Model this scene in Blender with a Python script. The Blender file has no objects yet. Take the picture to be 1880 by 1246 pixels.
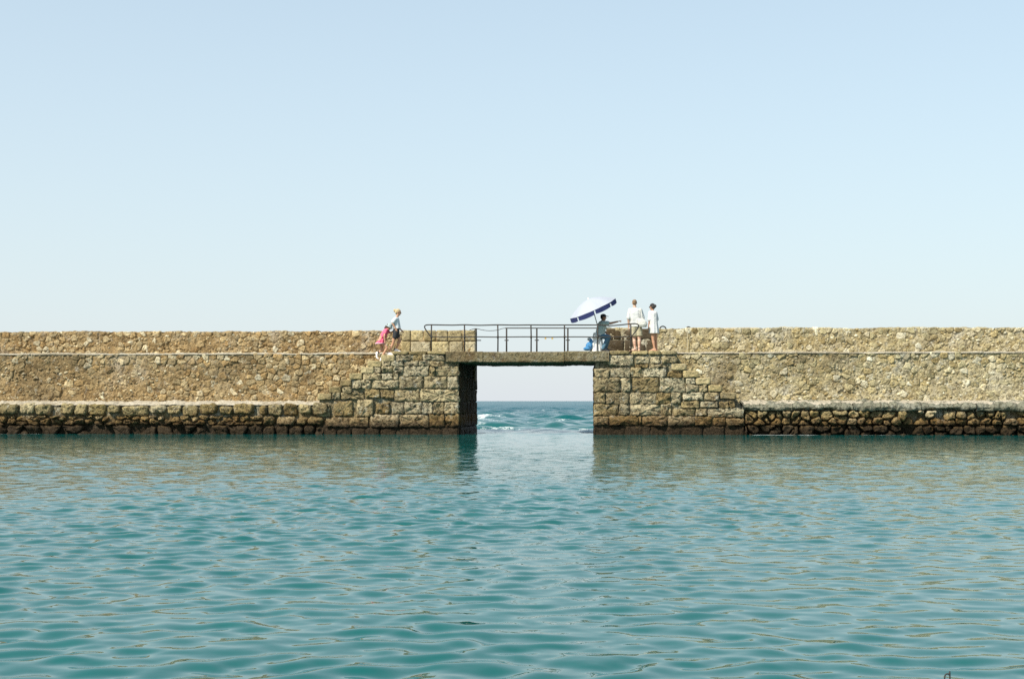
import bpy, bmesh, math, random
import numpy as np
from mathutils import Vector, noise as mn

random.seed(7)
scene = bpy.context.scene
COL = scene.collection

# ------------------------------------------------------------------ camera
F_PX, HZ = 2611.0, 736.0            # focal length and horizon in pixels of the 1880-wide photograph
YAW = math.atan(0.061)
CAM = Vector((2.985, -48.91, 1.154))
cd = bpy.data.cameras.new('camera')
cam = bpy.data.objects.new('camera', cd)
COL.objects.link(cam)
cam.location = CAM
cam.rotation_euler = (math.pi / 2, 0, YAW)
cd.sensor_width = 36.0
cd.sensor_fit = 'HORIZONTAL'
cd.lens = 50.0
cd.shift_y = 113.0 / 1880.0
cd.clip_start = 0.1
cd.clip_end = 80000
scene.camera = cam

# ------------------------------------------------------------------ sky, sun, exposure
SUN_EL, SUN_AZ = math.radians(47), math.radians(222)     # azimuth from +Y clockwise: left of and behind the camera
world = bpy.data.worlds.new('World')
scene.world = world
world.use_nodes = True
wn, wl = world.node_tree.nodes, world.node_tree.links
wn.clear()
sky = wn.new('ShaderNodeTexSky')
sky.sky_type = 'NISHITA'
sky.sun_disc = False
sky.sun_elevation = SUN_EL
sky.sun_rotation = SUN_AZ
sky.altitude = 0
sky.air_density = 1.0
sky.dust_density = 0.6
sky.ozone_density = 1.5
bg = wn.new('ShaderNodeBackground')
bg.inputs['Strength'].default_value = 0.14
wo = wn.new('ShaderNodeOutputWorld')
# summer sea haze: pale air that thickens towards the horizon, all the way round
tc = wn.new('ShaderNodeTexCoord')
sx_ = wn.new('ShaderNodeSeparateXYZ')
wl.new(tc.outputs['Generated'], sx_.inputs[0])
def wmath(op, a, b):
    m = wn.new('ShaderNodeMath'); m.operation = op
    for i, x in enumerate((a, b)):
        if isinstance(x, (int, float)): m.inputs[i].default_value = x
        else: wl.new(x, m.inputs[i])
    return m.outputs[0]
el_ = wmath('MAXIMUM', sx_.outputs[2], 0.0)
hf = wmath('MULTIPLY', wmath('POWER', 2.71828, wmath('MULTIPLY', el_, -1.75)), 0.95)
hm = wn.new('ShaderNodeMix'); hm.data_type = 'RGBA'
tint = wn.new('ShaderNodeMix'); tint.data_type = 'RGBA'; tint.blend_type = 'MULTIPLY'
tint.inputs[0].default_value = 1.0
tint.inputs[7].default_value = (0.82, 1.11, 1.0, 1)
wl.new(sky.outputs[0], tint.inputs[6])
wl.new(hf, hm.inputs[0]); wl.new(tint.outputs[2], hm.inputs[6])
hm.inputs[7].default_value = (3.72, 3.90, 4.17, 1)
wl.new(hm.outputs[2], bg.inputs['Color'])
wl.new(bg.outputs[0], wo.inputs['Surface'])

sl = bpy.data.lights.new('sun', 'SUN')
sl.energy = 5.0
sl.angle = math.radians(0.53)
sl.color = (1.0, 0.93, 0.80)
sun = bpy.data.objects.new('sun', sl)
COL.objects.link(sun)
sdir = Vector((math.sin(SUN_AZ) * math.cos(SUN_EL), math.cos(SUN_AZ) * math.cos(SUN_EL), math.sin(SUN_EL)))
sun.rotation_euler = sdir.to_track_quat('Z', 'Y').to_euler()
sun.location = sdir * 60

scene.view_settings.view_transform = 'Standard'
scene.view_settings.look = 'None'
scene.view_settings.exposure = 0.5
scene.view_settings.gamma = 1.0
scene.view_settings.use_curve_mapping = False
scene.cycles.max_bounces = 6
scene.cycles.use_denoising = False

# ------------------------------------------------------------------ helpers
FWD = Vector((-math.sin(YAW), math.cos(YAW), 0))
RGT = Vector((math.cos(YAW), math.sin(YAW), 0))

def at(px, py, n):
    """world point at depth n behind the face of the breakwater, measured off the photograph"""
    d = FWD + RGT * ((px - 940.0) / F_PX) + Vector((0, 0, (HZ - py) / F_PX))
    t = (n - CAM.y) / d.y
    return CAM + d * t

def ax(px, n=0.0):
    return at(px, HZ, n).x

def az(py, px=940.0, n=0.0):
    return at(px, py, n).z

def tag(o, label, cat=None, group=None, kind=None):
    if label: o['label'] = label
    if cat: o['category'] = cat
    if group: o['group'] = group
    if kind: o['kind'] = kind
    return o

def thing(name, loc, label, cat, group=None):
    o = bpy.data.objects.new(name, None)
    COL.objects.link(o)
    o.location = loc
    o.empty_display_size = 0.2
    return tag(o, label, cat, group)

def wloc(o):
    v = Vector((0, 0, 0))
    while o is not None:
        v = v + o.location
        o = o.parent
    return v

def mesh_obj(name, verts, faces, mat, parent=None, smooth=True, origin=None):
    """one mesh object from world-space vertices"""
    if origin is None:
        n = len(verts)
        origin = Vector((sum(v[0] for v in verts) / n, sum(v[1] for v in verts) / n, sum(v[2] for v in verts) / n))
    me = bpy.data.meshes.new(name)
    me.from_pydata([(v[0] - origin[0], v[1] - origin[1], v[2] - origin[2]) for v in verts], [], faces)
    if smooth:
        me.polygons.foreach_set('use_smooth', [True] * len(me.polygons))
    me.materials.append(mat)
    me.update()
    o = bpy.data.objects.new(name, me)
    COL.objects.link(o)
    o.parent = parent
    o.location = Vector(origin) - wloc(parent) if parent else Vector(origin)
    return o

class MB:
    def __init__(self): self.v, self.f = [], []
    def add(self, verts, faces):
        b = len(self.v)
        self.v += [tuple(v) for v in verts]
        self.f += [tuple(i + b for i in f) for f in faces]
    def build(self, name, mat, parent=None, smooth=True):
        return mesh_obj(name, self.v, self.f, mat, parent, smooth)

def tube(pts, r, seg=8, caps=True):
    pts = [Vector(p) for p in pts]
    rs = r if isinstance(r, (list, tuple)) else [r] * len(pts)
    V, Fc = [], []
    up = None
    for i, p in enumerate(pts):
        t = (pts[min(i + 1, len(pts) - 1)] - pts[max(i - 1, 0)]).normalized()
        if up is None:
            up = Vector((0, 0, 1)) if abs(t.z) < 0.9 else Vector((1, 0, 0))
        s = t.cross(up).normalized()
        up = s.cross(t).normalized()
        for k in range(seg):
            a = 2 * math.pi * k / seg
            V.append(p + (s * math.cos(a) + up * math.sin(a)) * rs[i])
    for i in range(len(pts) - 1):
        for k in range(seg):
            a, b = i * seg + k, i * seg + (k + 1) % seg
            Fc.append((a, b, b + seg, a + seg))
    if caps:
        Fc.append(tuple(range(seg))[::-1])
        m = (len(pts) - 1) * seg
        Fc.append(tuple(range(m, m + seg)))
    return V, Fc

def bend(pts, n=6):
    """Catmull-Rom through the points"""
    P = [Vector(p) for p in pts]
    P = [P[0]] + P + [P[-1]]
    out = []
    for i in range(1, len(P) - 2):
        for k in range(n):
            t = k / n
            a, b, c, d = P[i - 1], P[i], P[i + 1], P[i + 2]
            out.append(0.5 * ((2 * b) + (c - a) * t + (2 * a - 5 * b + 4 * c - d) * t * t + (3 * b - a - 3 * c + d) * t ** 3))
    out.append(P[-2])
    return out

# ------------------------------------------------------------------ materials
class NT:
    def __init__(self, name):
        self.m = bpy.data.materials.new(name)
        self.m.use_nodes = True
        self.t = self.m.node_tree
        self.t.nodes.clear()
    def n(self, typ, **kw):
        nd = self.t.nodes.new(typ)
        for k, v in kw.items():
            if k.startswith('i_'):
                key = k[2:].replace('_', ' ')
                nd.inputs[key].default_value = v
            else:
                setattr(nd, k, v)
        return nd
    def l(self, a, b): self.t.links.new(a, b)
    def math(self, op, a, b=None, c=None, clamp=False):
        nd = self.t.nodes.new('ShaderNodeMath')
        nd.operation = op
        nd.use_clamp = clamp
        for i, x in enumerate((a, b, c)):
            if x is None: continue
            if isinstance(x, (int, float)): nd.inputs[i].default_value = x
            else: self.l(x, nd.inputs[i])
        return nd.outputs[0]
    def mix(self, fac, a, b, mode='MIX'):
        nd = self.t.nodes.new('ShaderNodeMix')
        nd.data_type = 'RGBA'
        nd.blend_type = mode
        for key, x in ((0, fac), (6, a), (7, b)):
            if isinstance(x, (int, float)): nd.inputs[key].default_value = x
            elif isinstance(x, (tuple, list)): nd.inputs[key].default_value = (*x, 1) if len(x) == 3 else x
            else: self.l(x, nd.inputs[key])
        return nd.outputs[2]
    def ramp(self, fac, stops, interp='LINEAR'):
        nd = self.t.nodes.new('ShaderNodeValToRGB')
        nd.color_ramp.interpolation = interp
        el = nd.color_ramp.elements
        while len(el) < len(stops): el.new(0.5)
        for e, (p, c) in zip(el, stops):
            e.position = p
            e.color = (*c, 1) if len(c) == 3 else c
        self.l(fac, nd.inputs[0])
        return nd.outputs[0]
    def rng(self, v, a, b, c=0.0, d=1.0, smooth=True):
        nd = self.t.nodes.new('ShaderNodeMapRange')
        nd.interpolation_type = 'SMOOTHSTEP' if smooth else 'LINEAR'
        self.l(v, nd.inputs[0])
        for i, x in enumerate((a, b, c, d)): nd.inputs[i + 1].default_value = x
        return nd.outputs[0]
    def noise(self, vec, scale, detail=4, rough=0.6, dist=0.0):
        nd = self.n('ShaderNodeTexNoise', i_Scale=scale, i_Detail=detail, i_Roughness=rough, i_Distortion=dist)
        self.l(vec, nd.inputs['Vector'])
        return nd.outputs[0]
    def vor(self, vec, scale, feature='F1'):
        nd = self.n('ShaderNodeTexVoronoi', i_Scale=scale, feature=feature)
        self.l(vec, nd.inputs['Vector'])
        return nd.outputs[0]
    def out(self, color, rough, height=None, bump=0.5, dist=0.02, **kw):
        p = self.n('ShaderNodeBsdfPrincipled')
        for k, v in (('Base Color', color), ('Roughness', rough)):
            if isinstance(v, (int, float)): p.inputs[k].default_value = v
            elif isinstance(v, (tuple, list)): p.inputs[k].default_value = (*v, 1)
            else: self.l(v, p.inputs[k])
        for k, v in kw.items(): p.inputs[k.replace('_', ' ')].default_value = v
        if height is not None:
            b = self.n('ShaderNodeBump', i_Strength=bump, i_Distance=dist)
            self.l(height, b.inputs['Height'])
            self.l(b.outputs[0], p.inputs['Normal'])
        o = self.n('ShaderNodeOutputMaterial')
        self.l(p.outputs[0], o.inputs['Surface'])
        self.p = p
        return self.m

def stone_mat(name, palette, mottle=(0.14, 0.10, 0.05), lichen=(0.50, 0.50, 0.46), lichen_amt=0.35, pits=0.6,
              bump=1.0, per_piece=True, wet=True, stain=0.35, pale=0.35):
    t = NT(name)
    pos = t.n('ShaderNodeNewGeometry').outputs['Position']
    big = t.noise(pos, 0.9, 3)
    mid = t.noise(pos, 6.0, 6, 0.65)
    fine = t.noise(pos, 34.0, 5, 0.7)
    if per_piece:
        rnd = t.n('ShaderNodeNewGeometry').outputs['Random Per Island'] if per_piece == 'island' else t.n('ShaderNodeObjectInfo').outputs['Random']
        f = t.math('ADD', t.math('MULTIPLY', rnd, 0.8), t.math('MULTIPLY', mid, 0.3), clamp=True)
    else:
        f = t.math('ADD', t.math('MULTIPLY', t.math('SUBTRACT', big, 0.25), 0.9), t.math('MULTIPLY', t.math('SUBTRACT', mid, 0.3), 0.7), clamp=True)
    k = len(palette)
    c = t.ramp(f, [(i / (k - 1), p) for i, p in enumerate(palette)])
    if per_piece:                                   # stones differ in tone as well as in hue
        r2 = t.math('FRACT', t.math('MULTIPLY', rnd, 7.31))
        c = t.mix(1.0, c, t.ramp(r2, [(0.0, (0.68, 0.66, 0.62)), (0.5, (1, 1, 1)), (1.0, (1.22, 1.22, 1.20))]), 'MULTIPLY')
    # weather stains, lichen, pits
    st = t.rng(t.noise(pos, 2.3, 5, 0.7), 0.50, 0.72)
    c = t.mix(t.math('MULTIPLY', st, stain), c, mottle)
    lg = t.noise(pos, 0.45, 5, 0.65, 0.6)
    c = t.mix(t.math('MULTIPLY', t.rng(lg, 0.50, 0.66), 0.75), c, t.mix(0.75, c, mottle))
    c = t.mix(t.math('MULTIPLY', t.rng(lg, 0.46, 0.30), pale), c, t.mix(0.5, c, lichen))
    li = t.rng(t.noise(pos, 4.1, 6, 0.75, 0.4), 0.56, 0.66)
    c = t.mix(t.math('MULTIPLY', li, lichen_amt), c, lichen)
    fm = t.ramp(fine, [(0.28, (0.42, 0.38, 0.32)), (0.48, (0.95, 0.94, 0.93)), (0.72, (1.36, 1.34, 1.29))])
    c = t.mix(0.85, c, fm, 'MULTIPLY')
    v = t.vor(pos, 17.0)
    pit = t.math('MULTIPLY', t.rng(t.noise(pos, 11.0, 4, 0.7), 0.53, 0.64), pits)
    c = t.mix(t.math('MULTIPLY', pit, 0.8), c, (0.05, 0.034, 0.018))
    rough = 0.9
    if wet:
        z = t.n('ShaderNodeSeparateXYZ')
        t.l(pos, z.inputs[0])
        zz = t.math('ADD', z.outputs[2], t.math('MULTIPLY', t.math('SUBTRACT', mid, 0.5), 0.55))
        algae = t.rng(zz, 0.40, 0.95, 1.0, 0.0)
        c = t.mix(t.math('MULTIPLY', algae, 0.62), c, (0.15, 0.075, 0.018))
        dark = t.rng(zz, 0.22, 0.58, 1.0, 0.0)
        c = t.mix(t.math('MULTIPLY', dark, 0.93), c, (0.017, 0.010, 0.004))
        rough = t.rng(dark, 0, 1, 0.9, 0.72)
    h = t.math('ADD', t.math('MULTIPLY', mid, 0.9), t.math('MULTIPLY', fine, 0.5))
    h = t.math('SUBTRACT', h, t.math('MULTIPLY', pit, 0.8))
    h = t.math('ADD', h, t.math('MULTIPLY', v, 0.35))
    return t.out(c, rough, h, bump, 0.045, Specular_IOR_Level=0.22)

WARM = [(0.176, 0.106, 0.042), (0.307, 0.201, 0.088), (0.365, 0.266, 0.135), (0.282, 0.224, 0.129), (0.470, 0.365, 0.206), (0.618, 0.588, 0.459)]
PALE = [(0.270, 0.190, 0.080), (0.381, 0.301, 0.147), (0.430, 0.369, 0.214), (0.319, 0.284, 0.166), (0.542, 0.474, 0.319), (0.620, 0.615, 0.504)]
M_WARM = stone_mat('rubble_warm', WARM, pits=0.45, bump=0.8)
M_PALE = stone_mat('rubble_pale', PALE, pits=0.45, bump=0.8)
M_ASH = stone_mat('ashlar', [(0.215, 0.145, 0.058), (0.30, 0.225, 0.105), (0.27, 0.215, 0.115), (0.345, 0.285, 0.17), (0.41, 0.365, 0.255), (0.25, 0.205, 0.115)],
                  lichen=(0.50, 0.51, 0.46), lichen_amt=0.5, pits=0.9, bump=1.0)
M_STEP = stone_mat('step_stone', [(0.29, 0.225, 0.11), (0.35, 0.28, 0.145), (0.40, 0.335, 0.195)], lichen_amt=0.1, pits=0.5, bump=0.7)
M_BOULDER = stone_mat('boulder', [(0.170, 0.111, 0.043), (0.255, 0.196, 0.085), (0.221, 0.187, 0.102), (0.323, 0.255, 0.128), (0.425, 0.374, 0.255)],
                      lichen_amt=0.3, pits=0.9)
M_PBLOCK = stone_mat('pale_block', [(0.342, 0.266, 0.123), (0.408, 0.342, 0.199), (0.475, 0.418, 0.285)], lichen_amt=0.5, pits=0.5, bump=0.7, wet=False)
M_PASSHADE = stone_mat('passage_shade_block', [(0.045, 0.026, 0.011), (0.065, 0.038, 0.016), (0.055, 0.035, 0.018)], mottle=(0.02, 0.012, 0.006), lichen=(0.08, 0.055, 0.03), lichen_amt=0.25, pits=0.4, bump=0.6)  # near-black colour carries the shade on the passage walls
M_SHBLOCK = stone_mat('parapet_shade_block', [(0.046, 0.031, 0.016), (0.062, 0.044, 0.022), (0.075, 0.054, 0.031)], mottle=(0.04, 0.028, 0.016), lichen=(0.16, 0.14, 0.11),
                     lichen_amt=0.3, pits=0.3, bump=0.5, wet=False)  # shadow on this stretch of parapet, put into the block colour
M_MWARM = stone_mat('mortar_warm', [(0.14, 0.09, 0.04), (0.22, 0.145, 0.065), (0.32, 0.225, 0.11), (0.38, 0.295, 0.175), (0.47, 0.39, 0.265), (0.34, 0.27, 0.16)], per_piece=False, lichen_amt=0.32, pits=0.6, bump=1.0, pale=0.55, stain=0.5)
M_MPALE = stone_mat('mortar_pale', [(0.255, 0.185, 0.086), (0.359, 0.290, 0.151), (0.417, 0.365, 0.237), (0.544, 0.486, 0.370), (0.394, 0.348, 0.220)], per_piece=False, lichen_amt=0.6, pale=0.9, pits=0.6, bump=1.0, stain=0.5)
M_MASH = stone_mat('mortar_pier', [(0.15, 0.12, 0.065), (0.24, 0.205, 0.12), (0.42, 0.42, 0.37), (0.46, 0.47, 0.43)], per_piece=False, lichen_amt=0.4)
M_CONC = stone_mat('concrete_ledge', [(0.32, 0.275, 0.20), (0.44, 0.39, 0.31), (0.54, 0.49, 0.41)], mottle=(0.20, 0.16, 0.10), per_piece=False, lichen_amt=0.25, pits=0.35, bump=0.6)
M_CONCG = stone_mat('concrete_slab', [(0.13, 0.125, 0.085), (0.20, 0.195, 0.145), (0.30, 0.285, 0.23)], mottle=(0.07, 0.06, 0.04), per_piece=False, lichen_amt=0.4, pits=0.6)
M_DECK = stone_mat('deck_concrete', [(0.123, 0.090, 0.041), (0.172, 0.139, 0.074), (0.246, 0.217, 0.143), (0.156, 0.131, 0.074)], mottle=(0.10, 0.055, 0.022), per_piece=False, lichen_amt=0.3,
                   pits=0.5, wet=False, stain=0.7)

def plain(name, col, rough=0.7, nscale=None, amt=0.15, bump=0.0, **kw):
    t = NT(name)
    if nscale is None:
        return t.out(col, rough, **kw)
    pos = t.n('ShaderNodeNewGeometry').outputs['Position']
    nz = t.noise(pos, nscale, 4)
    c = t.mix(nz, tuple(x * (1 - amt) for x in col), tuple(min(1, x * (1 + amt)) for x in col))
    return t.out(c, rough, nz if bump else None, bump, 0.06, **kw)

def iron_mat():
    t = NT('rusty_iron')
    pos = t.n('ShaderNodeNewGeometry').outputs['Position']
    a = t.noise(pos, 9, 5, 0.7)
    c = t.ramp(a, [(0.35, (0.022, 0.021, 0.02)), (0.55, (0.035, 0.03, 0.026)), (0.75, (0.09, 0.045, 0.02))])
    return t.out(c, 0.75, t.noise(pos, 60, 3), 0.5, 0.005, Metallic=0.1)
M_IRON = iron_mat()
M_SKIN = plain('skin_tan', (0.46, 0.245, 0.15), 0.55, 14, 0.10)
M_SKINF = plain('skin_fair', (0.58, 0.36, 0.26), 0.55, 14, 0.08)
M_SKINB = plain('skin_brown', (0.34, 0.16, 0.085), 0.55, 14, 0.10)
M_BLOND = plain('hair_blond', (0.52, 0.40, 0.22), 0.5, 60, 0.3, 0.6)
M_BROWN = plain('hair_brown', (0.06, 0.035, 0.02), 0.5, 60, 0.3, 0.6)
M_SANDY = plain('hair_sandy', (0.22, 0.13, 0.065), 0.5, 60, 0.3, 0.6)
M_DARKH = plain('hair_dark', (0.018, 0.013, 0.011), 0.4, 60, 0.3, 0.6)
M_WHITE = plain('white_cotton', (0.56, 0.56, 0.55), 0.9, 9, 0.04, 0.5)
M_TEE = plain('tee_white', (0.58, 0.62, 0.63), 0.9, 9, 0.05, 0.5)
M_PINK = plain('pink_cotton', (0.72, 0.11, 0.20), 0.85, 9, 0.10, 0.5)
M_PINKL = plain('pink_trim', (0.80, 0.45, 0.52), 0.85)
M_BLACK = plain('black_cloth', (0.022, 0.025, 0.03), 0.85, 9, 0.2, 0.4)
M_BEIGE = plain('beige_cotton', (0.42, 0.375, 0.255), 0.9, 9, 0.07, 0.5)
M_CANVAS = plain('canvas_tote', (0.55, 0.54, 0.49), 0.9, 20, 0.05, 0.4)
M_GREY = plain('grey_green_shirt', (0.36, 0.44, 0.42), 0.9, 9, 0.10, 0.5)
M_JEAN = plain('denim', (0.07, 0.15, 0.22), 0.9, 14, 0.3, 0.5)
M_HAT = plain('hat_pale_blue', (0.33, 0.40, 0.40), 0.9, 20, 0.1, 0.3)
M_SHOE = plain('white_shoe', (0.78, 0.74, 0.73), 0.6)
M_SOCK = plain('dark_sock', (0.02, 0.02, 0.025), 0.9)
M_EYE = plain('eye', (0.03, 0.02, 0.015), 0.2)
M_PLASTIC = plain('white_plastic', (0.78, 0.77, 0.73), 0.4, 6, 0.05)
M_DARK = plain('dark_slot', (0.03, 0.028, 0.025), 0.8)
M_BLUEBAG = plain('blue_plastic', (0.04, 0.20, 0.42), 0.45, 14, 0.35, 1.0)
M_CANOPY = plain('canopy_white', (0.34, 0.36, 0.41), 0.7, 8, 0.03, 0.2)
M_NAVY = plain('canopy_navy', (0.018, 0.026, 0.11), 0.8, 8, 0.1)
M_ALU = plain('parasol_pole', (0.62, 0.64, 0.63), 0.35, None, 0, 0)
M_BRASS = plain('brass', (0.50, 0.33, 0.10), 0.4)
M_ROPE = plain('rope', (0.48, 0.43, 0.30), 0.9, 80, 0.2, 0.5)
M_PLANT = plain('plant_leaf', (0.05, 0.08, 0.03), 0.7, 20, 0.3)
M_PEB = stone_mat('chips_warm', WARM, per_piece='island', lichen_amt=0.2, pits=0.45, bump=0.8)
M_PEBP = stone_mat('chips_pale', PALE, per_piece='island', lichen_amt=0.3, pits=0.45, bump=0.8)

# ------------------------------------------------------------------ water
def water_mat():
    t = NT('water')
    pos = t.n('ShaderNodeNewGeometry').outputs['Position']
    sp = t.n('ShaderNodeSeparateXYZ')
    t.l(pos, sp.inputs[0])
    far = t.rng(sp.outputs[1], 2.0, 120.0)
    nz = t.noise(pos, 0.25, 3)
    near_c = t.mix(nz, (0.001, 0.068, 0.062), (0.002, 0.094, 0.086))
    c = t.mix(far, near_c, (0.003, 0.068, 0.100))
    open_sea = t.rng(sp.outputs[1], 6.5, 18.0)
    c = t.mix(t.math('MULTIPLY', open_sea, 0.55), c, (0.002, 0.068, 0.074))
    att = t.n('ShaderNodeAttribute', attribute_name='foam')
    fn = t.noise(pos, 4.6, 6, 0.8, 0.6)
    fm = t.math('ADD', att.outputs['Fac'], t.math('MULTIPLY', t.math('SUBTRACT', fn, 0.5), 1.6))
    foam = t.rng(fm, 0.46, 0.62)
    c = t.mix(foam, c, (0.55, 0.60, 0.60))
    rough = t.math('MAXIMUM', t.rng(foam, 0, 1, 0.015, 0.9), t.rng(sp.outputs[1], 5.0, 150.0, 0.015, 0.28))
    mp = t.n('ShaderNodeMapping')
    mp.inputs['Scale'].default_value = (1.0, 1.5, 1.0)
    t.l(pos, mp.inputs['Vector'])
    h = t.math('ADD', t.math('MULTIPLY', t.noise(mp.outputs[0], 2.6, 2, 0.5), 1.0), t.math('MULTIPLY', t.noise(mp.outputs[0], 7.0, 3, 0.5), 0.22))
    h = t.math('MULTIPLY', h, t.rng(sp.outputs[1], -44.0, -14.0, 0.15, 1.0))
    hs = t.math('MULTIPLY', t.noise(mp.outputs[0], 0.9, 4, 0.6), t.math('MULTIPLY', open_sea, 7.0))
    h = t.math('ADD', h, hs)
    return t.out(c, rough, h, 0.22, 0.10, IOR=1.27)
M_WATER = water_mat()

N_BACK = 4.4
rs = np.random.RandomState(11)
def wave_set(n, lmin, lmax, slope, wdir, spread, peak, width=0.75):
    lam = np.exp(rs.uniform(math.log(lmin), math.log(lmax), n))
    w = np.exp(-(np.log(lam / peak) / width) ** 2)
    s = w / math.sqrt((w ** 2).sum() / 2.0) * slope
    k = 2 * math.pi / lam
    th = wdir + rs.normal(0, spread, n)
    return lam, s / k, k * np.cos(th), k * np.sin(th), rs.uniform(0, 6.28, n)

def eval_waves(ws, X, Y, H):
    Z = np.zeros_like(X)
    for lam, a, kx, ky, ph in zip(*ws):
        att = np.clip((lam / H - 2.0) / 2.0, 0, 1)
        s = np.sin(kx * X + ky * Y + ph)
        Z += a * att * (s + 0.22 * s * s)
    return Z

W_HARB = wave_set(160, 0.09, 1.2, 0.118, math.radians(100), 0.85, 0.27, 0.72)
W_SEA = wave_set(80, 0.5, 12.0, 0.25, math.radians(262), 0.6, 2.6)
W_CHOP = wave_set(60, 0.35, 3.0, 0.21, math.radians(255), 0.9, 1.2)

def lowfreq(X, Y, s, seed):
    r = np.random.RandomState(seed)
    Z = np.zeros_like(X)
    for _ in range(14):
        k = s * r.uniform(0.5, 1.6); th = r.uniform(0, 6.28)
        Z += np.sin(k * (math.cos(th) * X + math.sin(th) * Y) + r.uniform(0, 6.28))
    return Z / 14 ** 0.5 / 0.71

def water_mesh(name, r_rows, half, ncol, foam_fn, outer=None):
    t = np.linspace(-1, 1, ncol)
    R = np.array(r_rows)
    Hw = half(R)
    axis = CAM.xy
    # rows run parallel to the breakwater
    Y = np.repeat((axis[1] + R)[:, None], ncol, 1)
    X = axis[0] - 0.061 * R[:, None] + Hw[:, None] * t[None, :]
    dr = np.gradient(R)
    H = np.repeat(np.maximum(0.02, 0.0042 * np.abs(R))[:, None], ncol, 1)
    gx = np.clip((X - ax(843)) / 0.9 - 0.25 - 0.12 * np.clip(Y, 0, 5), 0, 1) * np.clip((ax(1090) - X) / 0.9 - 0.1, 0, 1)
    chop = np.clip((Y + 1.6) / 1.8, 0, 1) * np.where(Y < N_BACK, gx, 1.0) * (0.32 + 0.68 * np.clip((Y - 5.0) / 3.0, 0, 1))
    sea = np.clip((Y - 5.0) / 9.0, 0, 1); sea = sea * sea * (3 - 2 * sea)
    mod = 1.0 + 0.28 * lowfreq(X, Y, 0.35, 3)
    Z = eval_waves(W_HARB, X, Y, H) * np.clip(mod, 0.35, 1.8) * (1 - 0.4 * sea)
    Z = Z + sea * eval_waves(W_SEA, X, Y, H) + chop * (1 - 0.5 * sea) * eval_waves(W_CHOP, X, Y, H)
    fo = foam_fn(X, Y, Z)
    if outer:                                           # calm margin out to the sides
        ow = np.full((len(R), 1), float(outer)) + (8.0 * R[:, None] if name == 'sea' else 0)
        X = np.concatenate([X[:, :1] - ow, X, X[:, -1:] + ow], 1)
        Y = np.concatenate([Y[:, :1], Y, Y[:, -1:]], 1)
        Z = np.concatenate([Z[:, :1] * 0, Z, Z[:, -1:] * 0], 1)
        fo = np.concatenate([fo[:, :1] * 0, fo, fo[:, -1:] * 0], 1)
    nr, nc = X.shape
    V = np.stack([X, Y, Z], -1).reshape(-1, 3)
    idx = np.arange(nr * nc).reshape(nr, nc)
    Q = np.stack([idx[:-1, :-1], idx[:-1, 1:], idx[1:, 1:], idx[1:, :-1]], -1).reshape(-1, 4)
    me = bpy.data.meshes.new(name)
    me.vertices.add(len(V)); me.vertices.foreach_set('co', V.astype(np.float32).ravel())
    me.loops.add(Q.size); me.loops.foreach_set('vertex_index', Q.astype(np.int32).ravel())
    me.polygons.add(len(Q))
    me.polygons.foreach_set('loop_start', np.arange(0, Q.size, 4, dtype=np.int32))
    me.polygons.foreach_set('use_smooth', np.ones(len(Q), dtype=bool))
    me.update(calc_edges=True)
    me.validate()
    a = me.attributes.new('foam', 'FLOAT', 'POINT')
    a.data.foreach_set('value', fo.astype(np.float32).ravel())
    me.materials.append(M_WATER)
    o = bpy.data.objects.new(name, me)
    COL.objects.link(o)
    o['kind'] = 'structure'
    return o

def foam_none(X, Y, Z): return np.zeros_like(X)
FOAM = [  # px, distance row (photo y), half width m, half depth m, amount
    (878, 770, 1.3, 3.0, 0.78), (900, 772, 1.4, 2.0, 0.60), (925, 775, 1.0, 1.4, 0.55), (1001, 757, 0.5, 6.0, 0.55),
    (905, 783, 1.6, 0.8, 0.55), (970, 781, 0.8, 0.7, 0.50), (1030, 782, 0.7, 0.7, 0.55), (1062, 781, 0.9, 0.7, 0.45),
    (930, 789, 1.7, 0.7, 0.48), (895, 790, 0.9, 0.6, 0.6), (1000, 790, 1.0, 0.6, 0.42), (1090, 793, 0.8, 0.8, 0.8), (960, 795, 1.2, 0.5, 0.4), (880, 776, 0.9, 1.2, 0.55), (884, 786, 0.7, 1.0, 0.55), (890, 795, 0.8, 0.6, 0.5), (1040, 793, 1.2, 0.6, 0.42), (915, 793, 0.5, 0.5, 0.5), (948, 791, 0.6, 0.5, 0.46), (985, 793, 0.6, 0.5, 0.5), (1020, 789, 0.7, 0.6, 0.46), (1070, 790, 0.6, 0.5, 0.5)]
def foam_sea(X, Y, Z):
    f = np.zeros_like(X)
    for px, py, wx, wy, amt in FOAM:
        dist = 1.154 * F_PX / (py - HZ)
        p = CAM + (FWD + RGT * ((px - 940) / F_PX)) * dist
        f = np.maximum(f, amt * np.exp(-((X - p.x) / wx) ** 2 - ((Y - p.y) / (wy * 2.6)) ** 2))
    f = np.maximum(f, 0.62 * np.clip(lowfreq(X, Y * 0.2, 1.6, 21) - 0.55, 0, 1) * np.exp(-((Y + 0.10) / 0.20) ** 2))
    return f + 0.10 * np.clip(lowfreq(X, Y, 0.5, 9), -1, 1) * np.exp(-((Y - 6) / 30) ** 2)

rows = [2.6]
while rows[-1] < 54.4: rows.append(rows[-1] + max(0.016, 0.0036 * rows[-1]))
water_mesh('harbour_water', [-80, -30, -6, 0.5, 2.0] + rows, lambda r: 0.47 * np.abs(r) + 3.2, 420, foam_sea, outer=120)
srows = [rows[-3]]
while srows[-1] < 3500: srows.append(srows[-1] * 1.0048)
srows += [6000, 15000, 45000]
water_mesh('sea', srows, lambda r: 0.14 * r + 7.0, 230, foam_sea, outer=200)

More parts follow.
